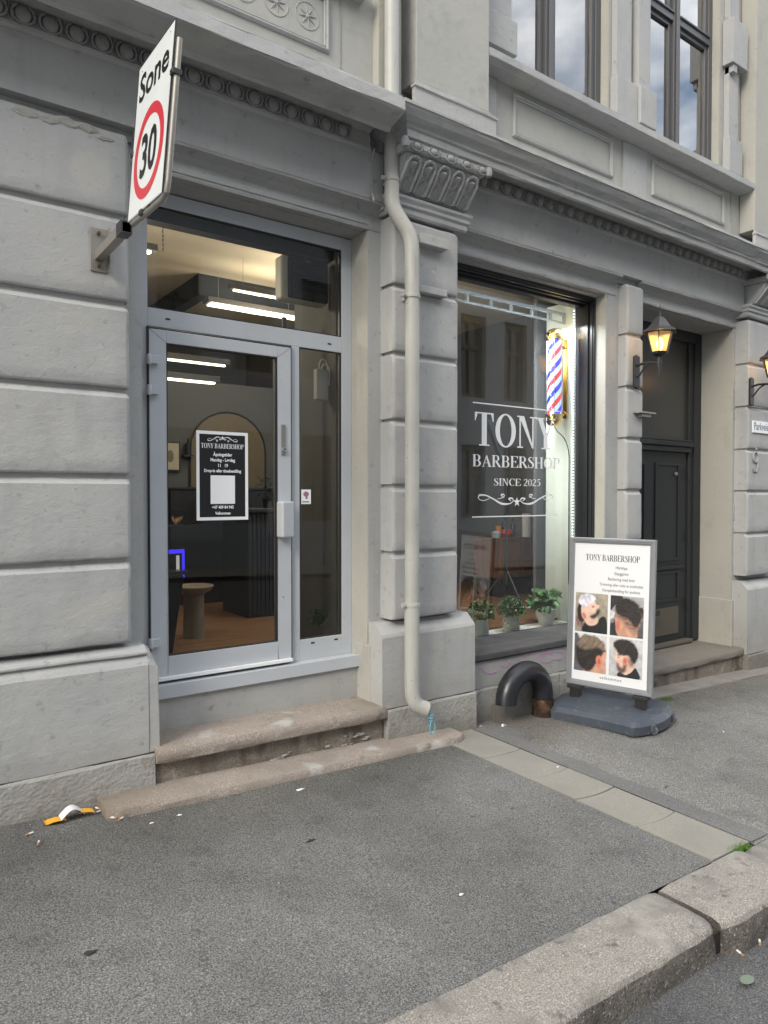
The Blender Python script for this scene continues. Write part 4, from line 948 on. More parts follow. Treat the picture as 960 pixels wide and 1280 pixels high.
def picture(x0, x1, z0, z1, bg, layers, seed=0):
    """a printed photograph: soft-edged shapes with hair and skin grain, as colours of a flat sheet"""
    n = 72; U, V = np.meshgrid(np.linspace(0, 1, n), np.linspace(0, 1, n), indexing='ij')
    rg = np.random.RandomState(seed)
    def smooth(a, k):
        for _ in range(k): a = (a + np.roll(a, 1, 0) + np.roll(a, -1, 0) + np.roll(a, 1, 1) + np.roll(a, -1, 1))/5
        a = a - a.mean(); return a/(np.abs(a).max()+1e-6)
    grain = smooth(rg.rand(n, n), 1); soft = smooth(rg.rand(n, n), 14)
    def streak(ang):
        a = rg.rand(n, n); 
        dx, dy = math.cos(ang), math.sin(ang); acc = np.zeros((n, n))
        for k in range(-5, 6): acc += np.roll(np.roll(a, int(round(dx*k)), 0), int(round(dy*k)), 1)
        acc -= acc.mean(); return acc/(np.abs(acc).max()+1e-6)
    C = np.zeros((n, n, 3)); C[:] = bg[0]; C += (np.array(bg[1]) - np.array(bg[0]))*V[..., None]; C *= (1 + .25*soft[..., None])
    for (pts, col, feather, kind) in layers:
        if len(pts) > 4: pts = smooth_loop(pts, 3)
        P_ = np.array(pts); Q_ = np.roll(P_, -1, 0); d2 = np.full((n, n), 9.0); inside = np.zeros((n, n), bool)
        for a, b in zip(P_, Q_):
            e = b - a; L2 = (e**2).sum() + 1e-12; t = np.clip(((U-a[0])*e[0] + (V-a[1])*e[1])/L2, 0, 1)
            d2 = np.minimum(d2, (U-a[0]-t*e[0])**2 + (V-a[1]-t*e[1])**2)
            c_ = ((a[1] > V) != (b[1] > V)) & (U < (b[0]-a[0])*(V-a[1])/(b[1]-a[1]+1e-12) + a[0]); inside ^= c_
        sd = np.where(inside, 1, -1)*np.sqrt(d2)
        if kind == 'hair': sd = sd + .022*grain
        m_ = np.clip(sd/max(feather, .004) + .5, 0, 1)[..., None]
        cc = np.array(col)[None, None, :]*np.ones((n, n, 1))
        if kind == 'hair': cc = cc*(1 + .9*streak(seed + 1.1)[..., None]) + np.maximum(0, streak(seed + .4))[..., None]**2*.10
        elif kind == 'skin': cc = cc*(1 + .22*soft[..., None] + .30*(V[..., None]-.4) + .05*grain[..., None])
        elif kind == 'cloth': cc = cc*(1 + .5*soft[..., None])
        C = C*(1-m_) + np.clip(cc, 0, 1)*m_
    mb = MB(); vs = [(x0 + (x1-x0)*i/(n-1), -.0022, z0 + (z1-z0)*j/(n-1)) for i in range(n) for j in range(n)]
    mb.add(vs, [(i*n+j, (i+1)*n+j, (i+1)*n+j+1, i*n+j+1) for i in range(n-1) for j in range(n-1)])
    o = mb.build('haircut_picture', PRINT, SB, normals=False, loc=(0, 0, FZ)); o.rotation_euler = (R(-3.2), 0, 0)
    ca = o.data.color_attributes.new('print', 'FLOAT_COLOR', 'POINT'); buf = np.ones((n*n, 4), np.float32); buf[:, :3] = np.clip(C, 0, 1).reshape(-1, 3)
    ca.data.foreach_set('color', buf.ravel())
DH = (.030, .024, .022); BH = (.10, .07, .05); SK = (.60, .33, .23); SKL = (.74, .50, .40); RED = (.62, .20, .14); BK = (.02, .02, .022)
xa0, xa1, xb0, xb1 = -.292, -.018, .004, .270
picture(xa0, xa1, FH-.775, FH-.455, ((.26, .24, .19), (.36, .32, .25)), [
    ([(.04, .34), (.10, .42), (.22, .38), (.26, .16), (.16, .10), (.06, .20)], (.24, .13, .13), .03, 'cloth'),
    ([(.26, .0), (.28, .20), (.40, .33), (.52, .22), (.68, .26), (.80, .42), (.94, .42), (1, .2), (1, 0)], BK, .02, 'cloth'),
    ([(.30, .30), (.42, .18), (.62, .20), (.72, .30), (.66, .44), (.40, .46)], SKL, .03, 'skin'),
    ([(.12, .74), (.06, .50), (.12, .28), (.26, .26), (.30, .45), (.28, .70)], DH, .03, 'hair'),
    ([(.20, .68), (.20, .42), (.32, .30), (.48, .34), (.62, .44), (.66, .56), (.60, .66), (.55, .78), (.40, .80)], SKL, .03, 'skin'),
    ([(.54, .74), (.60, .80), (.66, .73), (.74, .71), (.70, .63), (.58, .60)], SKL, .02, 'skin'),
    ([(.46, .40), (.54, .35), (.64, .39), (.77, .54), (.74, .61), (.67, .58), (.62, .50), (.54, .46)], (.05, .038, .034), .06, 'hair'),
    ([(.22, .46), (.27, .48), (.34, .42), (.32, .34), (.25, .36)], RED, .03, 'skin'),
    ([(.50, .66), (.56, .70), (.60, .66), (.55, .63)], (.35, .15, .12), .02, 'skin'),
    ([(.10, .74), (.14, .90), (.30, .98), (.50, .97), (.64, .87), (.58, .80), (.44, .72), (.30, .62), (.20, .66)], (.66, .64, .72), .02, 'cloth')], 1)
picture(xb0, xb1, FH-.775, FH-.455, ((.13, .13, .13), (.42, .42, .41)), [
    ([(0, 1), (.36, 1), (.30, .85), (.14, .76), (.0, .62)], (.03, .03, .035), .03, 'cloth'), ([(.0, .40), (.12, .44), (.14, .60), (0, .62)], (.6, .6, .6), .04, 'cloth'),
    ([(0, .30), (.14, .34), (.2, .0), (0, 0)], (.04, .04, .045), .04, 'cloth'), ([(.84, .70), (.94, .76), (1, .68), (1, .52), (.86, .5)], (.03, .03, .03), .03, 'cloth'), ([(.80, 0), (1, 0), (1, .44), (.86, .36)], (.09, .09, .10), .05, 'cloth'),
    ([(.16, .46), (.12, .30), (.18, .14), (.26, .0), (.80, 0), (.82, .16), (.90, .42), (.5, .7)], SK, .02, 'skin'),
    ([(.18, .50), (.36, .38), (.58, .20), (.78, .13), (.90, .36), (.92, .6), (.4, .75)], (.26, .15, .11), .12, 'hair'),
    ([(.18, .58), (.15, .76), (.22, .89), (.34, .96), (.58, .94), (.80, .85), (.93, .64), (.92, .42), (.84, .27), (.72, .28), (.56, .44), (.36, .50)], DH, .06, 'hair'),
    ([(.20, .38), (.29, .36), (.32, .24), (.26, .12), (.20, .22)], RED, .04, 'skin'), ([(.12, .40), (.17, .30), (.18, .12), (.24, .03), (.17, .0), (.11, .1)], BK, .04, 'hair')], 2)
picture(xa0, xa1, FH-1.095, FH-.79, ((.40, .40, .40), (.66, .66, .66)), [
    ([(0, .25), (0, 1), (.12, .95), (.2, .7), (.24, .2), (.3, 0), (0, 0)], (.10, .10, .11), .05, 'cloth'),
    ([(.40, 0), (.5, .2), (.66, .2), (.80, .60), (.94, .72), (1.0, .50), (.96, .30), (.97, .0)], SK, .02, 'skin'),
    ([(.06, .50), (.10, .78), (.22, .90), (.34, .97), (.66, .94), (.88, .80), (.92, .58), (.82, .42), (.68, .22), (.50, .02), (.30, .04), (.12, .22)], DH, .06, 'hair'),
    ([(.08, .72), (.20, .88), (.30, .95), (.34, 1), (.46, .93), (.62, .98), (.80, .87), (.93, .82), (.92, .62), (.74, .68), (.54, .62), (.32, .58), (.16, .62)], (.20, .15, .11), .07, 'hair'),
    ([(.68, .34), (.72, .45), (.82, .46), (.86, .30), (.80, .15), (.73, .18)], RED, .04, 'skin'), ([(.74, .38), (.80, .39), (.80, .26), (.76, .26)], (.32, .10, .07), .04, 'skin'), ([(.90, .64), (.98, .62), (.98, .58), (.91, .60)], BK, .02, 'hair')], 3)
picture(xb0, xb1, FH-1.095, FH-.79, ((.44, .44, .45), (.58, .58, .59)), [
    ([(.28, 0), (.34, .14), (.5, .12), (.66, .14), (.78, .28), (.86, .22), (.92, 0)], BK, .02, 'cloth'),
    ([(.20, .70), (.22, .56), (.155, .43), (.22, .40), (.24, .30), (.28, .20), (.40, .10), (.56, .08), (.76, .26), (.76, .44), (.5, .66)], SKL, .02, 'skin'),
    ([(.58, .52), (.74, .52), (.78, .38), (.66, .28), (.58, .36)], (.30, .19, .15), .10, 'hair'),
    ([(.24, .35), (.23, .26), (.28, .15), (.40, .10), (.50, .16), (.54, .34), (.47, .36), (.40, .24), (.32, .28)], (.12, .075, .06), .07, 'hair'),
    ([(.24, .34), (.32, .335), (.32, .30), (.25, .30)], (.42, .16, .14), .02, 'skin'),
    ([(.24, .575), (.36, .585), (.36, .56), (.25, .55)], BK, .02, 'hair'), ([(.25, .51), (.32, .515), (.31, .49), (.26, .49)], BK, .02, 'skin'),
    ([(.12, .78), (.14, .88), (.30, .97), (.56, .98), (.74, .90), (.87, .72), (.87, .54), (.78, .40), (.68, .44), (.60, .56), (.42, .56), (.30, .58), (.22, .66)], DH, .05, 'hair'),
    ([(.44, .50), (.54, .52), (.56, .40), (.48, .30), (.42, .36)], RED, .03, 'skin'), ([(.47, .46), (.52, .46), (.52, .39), (.48, .37)], (.40, .13, .10), .03, 'skin')], 4)

# ------------------------------------------------------------------ speed zone sign
ZS = tag(empty('zone_sign', (1.0, -.063, 2.95)), 'white 30 zone road sign with red ring on a steel wall bracket', 'road sign')
mb = MB(); mb.box(-.045, .045, -.006, 0, -.115, .115); mb.build('wall_plate', GALV, ZS, .004)
mb = MB(); mb.box(.043, .049, -.05, 0, -.115, .115); mb.build('plate_flange', GALV, ZS, .002)
for z in (-.085, .085):
    mb = MB(); mb.tube([(-.002, -.004, z), (-.002, -.022, z)], .010, 6); mb.build('bolt', plain('rusty_bolt', (.10, .045, .02), .8), ZS)
mb = MB(); mb.box(-.022, .022, -.50, -.004, -.055, -.005); mb.build('bracket_arm', GALV, ZS, .003)
mb = MB(); mb.box(-.028, .026, -.50, -.42, -.060, 0.0)
for q in (-.49, -.47, -.45): mb.box(-.030, -.027, q, q+.006, -.05, -.01)
mb.build('arm_end', LAMPROOF, ZS, .002)
# sign plate: local x along -y of the world, leaning slightly
M = Matrix.Translation((0, -.515, -.025)) @ Matrix.Rotation(R(-90), 4, 'Z') @ Matrix.Rotation(R(-4.0), 4, 'X') @ Matrix.Rotation(R(3.0), 4, 'Y')
SWD, SH = .485, .72
def zpart(mb, name, mats, bv=0):
    mb.v = [tuple(M @ Vector(v)) for v in mb.v]; return mb.build(name, mats, ZS, bv)
mb = MB(); mb.box(0, SWD, 0.0, .003, .012, SH)
mb.poly(rect(.003, .015, SWD-.003, SH-.003), -.0008, 0); zp = zpart(mb, 'sign_plate', [SIGNW])
mb = MB()
for q in ring(SWD/2, .262, .205, .205, .047, .047, 0, 360, 48): mb.poly(q, -.0018, 0)
zpart(mb, 'red_ring', [SIGNR])
mb = MB(); sans(mb, 'Sone', .175, SWD/2-.005, .545, -.002, 0, .0035, 1.18); zpart(mb, 'lettering', [BLACK]); mb = MB(); sans(mb, '30', .265, SWD/2, .17, -.0022, 0, .006, .86)
zpart(mb, 'lettering', [BLACK])
for q in ((.05, .69), (SWD-.05, .69)): mb = MB(); mb.poly(ell(q[0], q[1], .004, .004, n=8), -.002); zpart(mb, 'rivet', [BLACK])
mb = MB(); r_ = .013
mb.tube([(-.010, .018, .50), (-.010, .018, .06), (-.004, .018, .02), (.03, .018, 0), (SWD-.04, .018, 0), (SWD+.004, .018, .018), (SWD+.014, .018, .06), (SWD+.014, .018, SH-.08)], r_, 12)
zpart(mb, 'tube_frame', [GALV])
for x, z in ((-.008, .33), (SWD+.012, .50), (.20, .004)):
    mb = MB(); mb.box(x-.018, x+.018, -.006, .034, z-.012, z+.012); mb.tube([(x, -.01, z), (x, .03, z)], .006, 6); zpart(mb, 'clip', [LAMPROOF], .002)
mb = MB(); mb.box(-.003, 0, -.002, .006, .012, SH); mb.box(SWD, SWD+.003, -.002, .006, .012, SH); mb.box(0, SWD, -.002, .006, SH, SH+.003); zpart(mb, 'sign_edge', [LAMPROOF])

# ------------------------------------------------------------------ wall lanterns
GLOWG, gn, gl_, gb = newmat('amber_lantern_glass')
gb.inputs['Base Color'].default_value = (.85, .62, .30, 1); gb.inputs['Roughness'].default_value = .35; gb.inputs['Alpha'].default_value = .5
gb.inputs['Emission Color'].default_value = (1, .55, .18, 1); gb.inputs['Emission Strength'].default_value = .16
BULB = plain('lit_bulb', (1, .8, .4), .4, emit=(1, .60, .18), es=5)
def lantern(x, y, z, label):
    Lr = tag(empty('wall_lantern', (x, y, z)), label, 'lantern', 'lit wall lanterns beside the portal')
    mb = MB(); mb.box(-.035, .035, -.022, 0, -.13, .115); mb.add([(-.035, -.022, .115), (.035, -.022, .115), (.035, 0, .115), (-.035, 0, .115), (0, -.011, .135)], [(0, 1, 4), (1, 2, 4), (2, 3, 4), (3, 0, 4)])
    mb.add([(-.035, -.022, -.13), (.035, -.022, -.13), (.035, 0, -.13), (-.035, 0, -.13), (0, -.011, -.155)], [(0, 1, 4), (1, 2, 4), (2, 3, 4), (3, 0, 4)]); mb.build('back_plate', LAMPBLK, Lr, .004)
    mb = MB(); mb.tube([(0, -.015, .04), (0, -.08, .052), (0, -.16, .048), (0, -.235, .03)], .0105, 8)
    mb.tube(bez((0, -.018, -.05), (0, -.05, -.06), (0, -.06, .02), (0, -.15, .045), 8), .008, 8)
    mb.tube([(0, -.235, .09), (0, -.235, .02), (0, -.235, -.02), (0, -.235, -.06), (0, -.235, -.10)], [.014, .022, .012, .012, .003], 10)
    mb.lathe([(.006, 0), (.02, .006), (.02, .02), (.008, .03)], (0, -.235, .025), 12); mb.build('arm', LAMPBLK, Lr)
    c = (0, -.235)
    def hexr(r, z): return [(c[0] + r*math.cos(k*PI/3+PI/6), c[1] + r*math.sin(k*PI/3+PI/6), z) for k in range(6)]
    mb = MB()
    for z0, z1, r0, r1 in ((.085, .105, .03, .066), (.105, .115, .066, .068)):
        a = hexr(r0, z0) + hexr(r1, z1); mb.add(a, [(k, (k+1) % 6, 6+(k+1) % 6, 6+k) for k in range(6)] + [tuple(reversed(range(6)))])
    lo, hi = hexr(.066, .110), hexr(.108, .275)
    for k in range(6): mb.tube([lo[k], hi[k]], .0055, 5)
    for ringp in (hexr(.108, .272), hexr(.066, .114)):
        for k in range(6): mb.tube([ringp[k], ringp[(k+1) % 6]], .006, 5)
    mb.build('lantern_cage', LAMPBLK, Lr)
    for k in range(6):
        l2, h2 = hexr(.063, .114), hexr(.104, .270); mb = MB(); mb.add([l2[k], l2[(k+1) % 6], h2[(k+1) % 6], h2[k]], [(0, 1, 2, 3)]); mb.build('pane', GLOWG, Lr)
    mb = MB(); prof = [(.150, .272), (.146, .282), (.105, .305), (.075, .340), (.050, .375), (.030, .392), (.014, .402), (.012, .415), (.006, .425), (.004, .47), (.001, .50)]
    for (r0, z0), (r1, z1) in zip(prof, prof[1:]):
        a = hexr(r0, z0) + hexr(r1, z1); mb.add(a, [(k, (k+1) % 6, 6+(k+1) % 6, 6+k) for k in range(6)])
    a = hexr(.150, .272) + hexr(.10, .276); mb.add(a, [(k, 6+k, 6+(k+1) % 6, (k+1) % 6) for k in range(6)]); mb.build('roof', LAMPROOF, Lr)
    mb = MB(); mb.lathe([(0, .13), (.018, .135), (.026, .165), (.030, .195), (.022, .225), (0, .235)], (c[0], c[1], 0), 12); mb.build('bulb', BULB, Lr)
    # the lamp's own light
    ld = bpy.data.lights.new('lantern_light', 'POINT'); ld.energy = 1.3; ld.color = (1, .56, .22); ld.shadow_soft_size = .03
    lo_ = bpy.data.objects.new('lantern_light', ld); COL.objects.link(lo_); lo_.parent = Lr; lo_.location = (c[0], c[1], .185 + .07)
    Lr.scale = (1.12, 1.05, 1.12)
    return Lr
lantern(5.715, -.062, 2.805, 'lit black wall lantern on the narrow pilaster between display window and portal')
lantern(7.705, -.112, 2.79, 'lit black wall lantern right of the portal, cut off by the photo edge')

# street name plate and house number ornament, right of the portal
mb = MB(); mb.box(7.745, 8.36, -.125, -.112, 2.345, 2.475); sn0 = mb
sp = mb.build('street_name_plate', [plain('enamel_white', (.74, .78, .80), .25)], None, .004)
tag(sp, 'white enamel street name plate with dark blue lettering under the far right lantern', 'street sign')
mb = MB(); serif_ok = False; sans(mb, 'Parkveien', .118, 7.765, 2.378, -.1262, 0, .0012, .80, 'LEFT')
mb.build('lettering', plain('dark_blue_enamel', (.03, .05, .12), .3), sp, normals=False)
mb = MB(); c = (7.82, 2.03)
mb.tube([(c[0] + .05*math.cos(a), -.118, c[1] + .05 + .055*math.sin(a)) for a in [k*PI/8 for k in range(17)]], .009, 8)
mb.tube([(c[0] + .05, -.118, c[1]+.05), (c[0]+.05, -.12, c[1]-.05), (c[0]+.02, -.118, c[1]-.11), (c[0]-.03, -.118, c[1]-.10), (c[0]-.04, -.118, c[1]-.07)], .010, 8)
mb.tube([(c[0]+.01, -.118, c[1]+.14), (c[0]+.01, -.124, c[1]+.142)], .014, 8)
tag(mb.build('house_number', STUCCO_DK), 'small grey metal number nine on the block under the street name plate', 'house number')

# cable tray bits on the far pilaster
mb = MB(); pts = [(7.69 + .03*i, -.120 - .004*(i % 2), 2.622 + .003*math.sin(i*2)) for i in range(10)]; mb.tube(pts, .007, 6)
tag(mb.build('cable', GALV), 'dark cable lying in the groove under the far right lantern', 'cable')
mb = MB(); mb.tube([(5.70, -.075, 2.68), (5.705, -.085, 2.655), (5.72, -.08, 2.64), (5.80, -.075, 2.638)], .006, 6)
tag(mb.build('cable', LAMPBLK), 'short cable curling under the lantern on the narrow pilaster', 'cable')

# ------------------------------------------------------------------ shop interior
INW = mottled('interior_wall_paint', [(.15, .155, .155), (2, 3, .45, .7, (.13, .135, .135))], .8)
CEIL = plain('cream_ceiling', (.62, .56, .44), .85); NAVY = plain('slate_navy', (.022, .030, .045), .6)
WOODF = mottled('oak_floor', [(.22, .115, .055), (3, 4, .4, .65, (.15, .075, .035), (.5, 9, 1)), (8, 3, .5, .7, (.27, .15, .075), (.4, 14, 1))], .35, spec=.5)
struct(MB().box(.55, 6.72, .5, 6.6, 3.93, 4.0).build('interior_ceiling', CEIL))
fl = struct(empty('interior_floor'))
pb = MB().box(0, 6.15, 0, .128, 0, .02).mesh('floor_board', [WOODF])
for i in range(47):
    o = link('floor_board', pb, fl, (.56, .565 + i*.13, .455))
struct(MB().box(.55, 6.72, .31, 6.6, .40, .452).build('interior_subfloor', plain('dark_screed', (.05, .04, .03), .8)))
struct(MB().box(.50, .55, .31, 6.6, .40, 3.93).build('interior_wall', INW)); struct(MB().box(6.72, 6.77, .9, 6.6, .40, 3.93).build('interior_wall', INW))
struct(MB().box(.50, 6.77, 6.6, 6.65, .40, 4.0).build('interior_wall', INW)); struct(MB().box(5.42, 6.72, .86, .90, .40, 3.93).build('interior_wall', INW))
struct(MB().box(4.95, 5.01, 2.6, 6.6, .475, 3.93).build('interior_wall', plain('interior_partition_paint', (.16, .14, .115), .8)))
struct(MB().box(1.27, 2.78, .34, .43, 3.33, 3.93).box(1.4, 1.5, 3.1, 3.2, 3.66, 3.93).build('fanlight_reflection_box', NAVY))  # front box: dark reflection along the fanlight top put into a navy shape
struct(MB().box(.55, 5.42, .52, .56, 3.60, 3.93).build('interior_lintel', INW))
mb = MB(); mb.box(2.75, 4.9, 3.0, 3.12, 3.71, 3.925); mb.box(2.75, 2.87, 3.121, 6.5, 3.71, 3.925); struct(mb.build('interior_beam', NAVY))
TUBE = plain('lit_tube', (1, .95, .8), .4, emit=(1, .88, .66), es=2.2)
def tube_light(x, y, z, l, label, wide=.05, rz=0, pw=26):
    t = tag(empty('ceiling_light', (x, y, z), (0, 0, rz)), label, 'ceiling light', 'ceiling lights inside the shop')
    MB().box(-l/2-.04, l/2+.04, -wide/2-.01, wide/2+.01, 0, .05).build('fitting', plain('light_fitting', (.10, .10, .10), .5), t, .004)
    MB().box(-l/2, l/2, -wide/2, wide/2, -.018, -.001).build('tube', TUBE, t, .006)
    if z > 3:
        mb = MB()
        for q in (-l/2+.1, l/2-.1): mb.tube([(q, 0, .05), (q, 0, 3.93-z)], .0025, 6)
        mb.build('wire', plain('pale_wire', (.3, .28, .24), .5), t)
    ld = bpy.data.lights.new('tube_lamp', 'POINT'); ld.energy = pw; ld.color = (1, .84, .62); ld.shadow_soft_size = .12
    lo_ = bpy.data.objects.new('tube_lamp', ld); COL.objects.link(lo_); lo_.parent = t; lo_.location = (0, 0, -.16)
tube_light(3.40, 2.32, 3.62, 1.15, 'bright ceiling tube beside the heater in the fanlight', .035, pw=15)
tube_light(3.30, 2.85, 3.60, 1.0, 'wide ceiling light seen low in the fanlight', .13, pw=10)
tube_light(2.30, 2.0, 2.83, .60, 'upper of two hanging tubes seen through the door glass', .03, pw=1)
tube_light(2.24, 2.0, 2.665, .52, 'lower of two hanging tubes seen through the door glass', .045, pw=1)
tube_light(1.45, 1.25, 3.45, .5, 'short ceiling tube at the left edge of the fanlight', pw=20)
tube_light(5.2, 3.6, 3.6, 1.2, 'ceiling tube over the back room behind the display window', pw=.6)
mb = MB()
for i in range(16): mb.tube([(1.72 + .003*(i % 2), 1.05, 3.40 + i*.032), (1.72, 1.05, 3.424 + i*.032)], .0055, 5)
tag(mb.build('chain', plain('dark_chain', (.08, .06, .045), .5)), 'thin dark chain hanging from the ceiling behind the fanlight', 'chain')
# heater behind the fanlight
H_ = tag(empty('fan_heater', (2.46, .32, 3.0)), 'black grilled air heater mounted behind the fanlight glass', 'heater')
mb = MB(); mb.box(-.17, .19, .015, .12, .0, .30); mb.build('casing', plain('heater_casing', (.36, .36, .33), .5), H_, .02, 3)
mb = MB(); mb.box(-.125, .185, -.014, .02, .012, .290); mb.build('grille_panel', plain('heater_black', (.012, .012, .013), .45), H_, .01)
sl_ = MB().box(-.105, .165, -.022, -.014, 0, .006).mesh('slat', [plain('heater_slat', (.05, .05, .052), .4)])
for i in range(16): link('slat', sl_, H_, (0, 0, .04 + i*.0145))
MB().box(0, .04, -.0145, -.0125, .272, .279).build('green_badge', plain('green_badge', (.02, .20, .08), .4), H_)
lc = tag(empty('low_cabinet', (2.6, 3.45, .475)), 'long black cabinet against the back wall of the shop', 'cabinet')
MB().box(0, 2.2, 0, .5, 0, 1.25).build('cabinet_body', plain('matt_black', (.010, .010, .012), .5), lc, .01)
MB().box(-.02, 2.22, -.02, .5, 1.252, 1.28).build('cabinet_top', plain('black_top', (.02, .02, .022), .3), lc, .004)
# alarm / junction box behind the narrow side glass
J = tag(empty('junction_box', (2.63, .36, 2.40)), 'pale junction box with looped wires behind the narrow side glass', 'junction box')
MB().box(-.05, .05, 0, .05, -.06, .16).build('box', plain('box_grey', (.48, .48, .46), .5), J, .008)
mb = MB(); mb.tube(bez((-.02, .02, .16), (-.04, 0, .26), (.06, 0, .26), (.05, .02, .12), 12), .005, 6); mb.tube(bez((.0, .02, .16), (.0, 0, .22), (.08, 0, .22), (.06, .02, .05), 12), .005, 6); mb.build('wire', WHITE, J)
struct(MB().box(2.70, 2.80, .30, .90, .475, 3.6).build('interior_wall', INW))
struct(MB().box(2.44, 2.47, .60, .62, .475, 2.95).build('interior_post', plain('blue_grey_post', (.09, .10, .12), .5)))
# arch mirror, framed picture, cabinets
mb = MB(); ar = [(3.02, 1.1), (3.98, 1.1), (3.98, 2.2)] + [(3.50 + .48*math.cos(R(a)), 2.2 + .46*math.sin(R(a))) for a in range(15, 180, 15)] + [(3.02, 2.2)]
mb.poly(ar, 3.98, 0); mb.tube([(p[0], 3.98, p[1]) for p in ar + [ar[0]]], .012, 6, 1)
struct(MB().box(.9, 5.0, 4.0, 4.05, .475, 3.0).build('interior_wall', plain('grey_inner_paint', (.09, .095, .097), .8)))
am = mb.build('arch_mirror', [plain('warm_mirror', (.13, .095, .05), .5), BLACKF], None, normals=False); tag(am, 'arched mirror on the back wall behind the hours notice', 'mirror')
pf = tag(empty('framed_picture', (2.78, 3.96, 2.11)), 'framed picture on the wall at the left of the door glass', 'picture')
MB().box(-.12, .12, 0, .02, -.17, .17).build('frame', BLACKF, pf); MB().poly(rect(-.10, -.15, .10, .15), -.002).build('picture_sheet', plain('cream_sheet', (.42, .38, .28), .6), pf, normals=False); MB().poly(ell(0, 0, .04, .07), -.004).build('drawing', plain('sketch_ink', (.16, .13, .09), .6), pf, normals=False)
cb = tag(empty('counter', (3.0, 2.4, .475)), 'dark ribbed reception counter standing on the wooden shop floor', 'counter')
MB().box(-.05, .75, -.1, .5, 0, 1.02).build('counter_body', plain('dark_counter', (.008, .009, .011), .5), cb, .01); MB().box(-.08, .78, -.14, .52, 1.022, 1.06).build('counter_top', plain('dark_top', (.015, .015, .015), .4), cb, .005)
rb_ = MB().box(-.008, .008, -.012, 0, .02, 1.0).mesh('rib', [plain('counter_rib', (.010, .011, .014), .5)])
for i in range(18): link('rib', rb_, cb, (-.03 + i*.044, -.1, 0))
vsd = tag(empty('pedestal_bowl', (2.19, 1.72, .475)), 'beige pedestal with a shallow bowl on the wooden floor inside the door', 'pedestal')
mb = MB(); mb.lathe([(.0, 0), (.095, 0), (.09, .3), (.088, .60), (.10, .63)], n=20); mb.build('column', plain('beige_ceramic', (.18, .145, .10), .6), vsd)
mb = MB(); mb.lathe([(.08, .62), (.15, .68), (.175, .74), (.17, .75), (.13, .73), (0, .70)], n=20); mb.build('bowl', plain('beige_bowl', (.22, .175, .12), .5), vsd); vsd.scale = (.95, .95, .58)
ch = tag(empty('cabinet', (1.55, 1.30, .475)), 'dark blue black cabinet at the left edge of the door glass', 'cabinet')
mb = MB(); mb.hexa([(-.3, -.18, 0), (.25, -.18, 0), (.25, .2, 0), (-.3, .2, 0), (-.3, -.22, .60), (.33, -.22, .60), (.33, .2, .60), (-.3, .2, .60)]); mb.build('body', plain('blue_black', (.014, .02, .026), .35), ch, .02); MB().box(-.3, .35, -.23, .2, .602, .63).build('top', BLACKF, ch)
scn = tag(empty('display_screen', (1.76, 1.22, 1.09)), 'small screen with glowing blue border on the dark cabinet', 'screen')
mb = MB(); 
for r_ in (rect(-.2, .135, .165, .165), rect(.145, -.05, .165, .135)): mb.poly(r_, -.01)
mb.build('blue_border', plain('blue_glow', (.01, .01, .1), .4, emit=(.05, .03, .9), es=.7), scn, normals=False)
MB().box(-.2, .165, -.008, .02, -.05, .165).build('screen_case', BLACK, scn)
mb = MB(); mb.poly(rect(.10, -.03, .125, .12), -.0105); mb.poly(ell(.02, .0, .03, .03), -.0105); mb.poly(ell(-.06, .02, .035, .03), -.0105); mb.build('screen_image', plain('screen_white', (.4, .4, .36), .4, emit=(.8, .8, .7), es=.25), scn, normals=False)
sh = tag(empty('wall_shelf', (2.50, 3.2, 1.34)), 'narrow shelf with small twigs below the framed picture inside', 'shelf')
MB().box(-.2, .15, 0, .12, 0, .02).build('board', BLACKF, sh); mb = MB()
for i in range(14): a = random.uniform(0, 6.28); mb.tube([(.09, .05, .02), (.09 + .04*math.cos(a), .05+.03*math.sin(a), .06), (.09 + .07*math.cos(a), .05+.03*math.sin(a), .08+.04*random.random())], .006, 4)
mb.build('twigs', plain('dry_twig', (.35, .24, .13), .8), sh)
bt = tag(empty('bottle', (2.98, 3.93, 2.13)), 'dark bottle on the wall rack left of the arched mirror', 'bottle')
mb = MB(); mb.lathe([(0, 0), (.035, 0), (.035, .12), (.012, .15), (.012, .19), (0, .19)], n=12); mb.build('body', BLACK, bt)
MB().box(-.06, .06, -.04, .06, -.02, -.002).build('rack_board', BLACKF, bt)
pt = tag(empty('dark_plant', (3.25, 2.45, 1.54)), 'dark leafy plant standing on the reception counter', 'plant')
mb = MB()
for i in range(60):
    a = random.uniform(0, 6.28); rr = random.uniform(.03, .14); z = random.uniform(.08, .30)
    c = Vector((rr*math.cos(a), rr*math.sin(a)*.6, z)); d = Vector((random.uniform(-.04, .04), random.uniform(-.02, .02), random.uniform(.0, .05))); e = Vector((.015, .01, 0)); mb.add([c-e, c+d, c+e, c-d*.4], [(0, 1, 2, 3)])
mb.build('leaves', plain('dark_leaf', (.012, .03, .014), .5), pt, normals=False)
mb = MB(); mb.lathe([(0, 0), (.05, 0), (.06, .09), (0, .09)], n=12); mb.build('pot', BLACK, pt)
tag(MB().box(3.38, 3.55, 2.52, 2.54, 1.54, 2.10).build('glass_screen', plain('grey_screen', (.20, .22, .21), .3)), 'upright pale panel on the counter behind the door handle', 'panel')
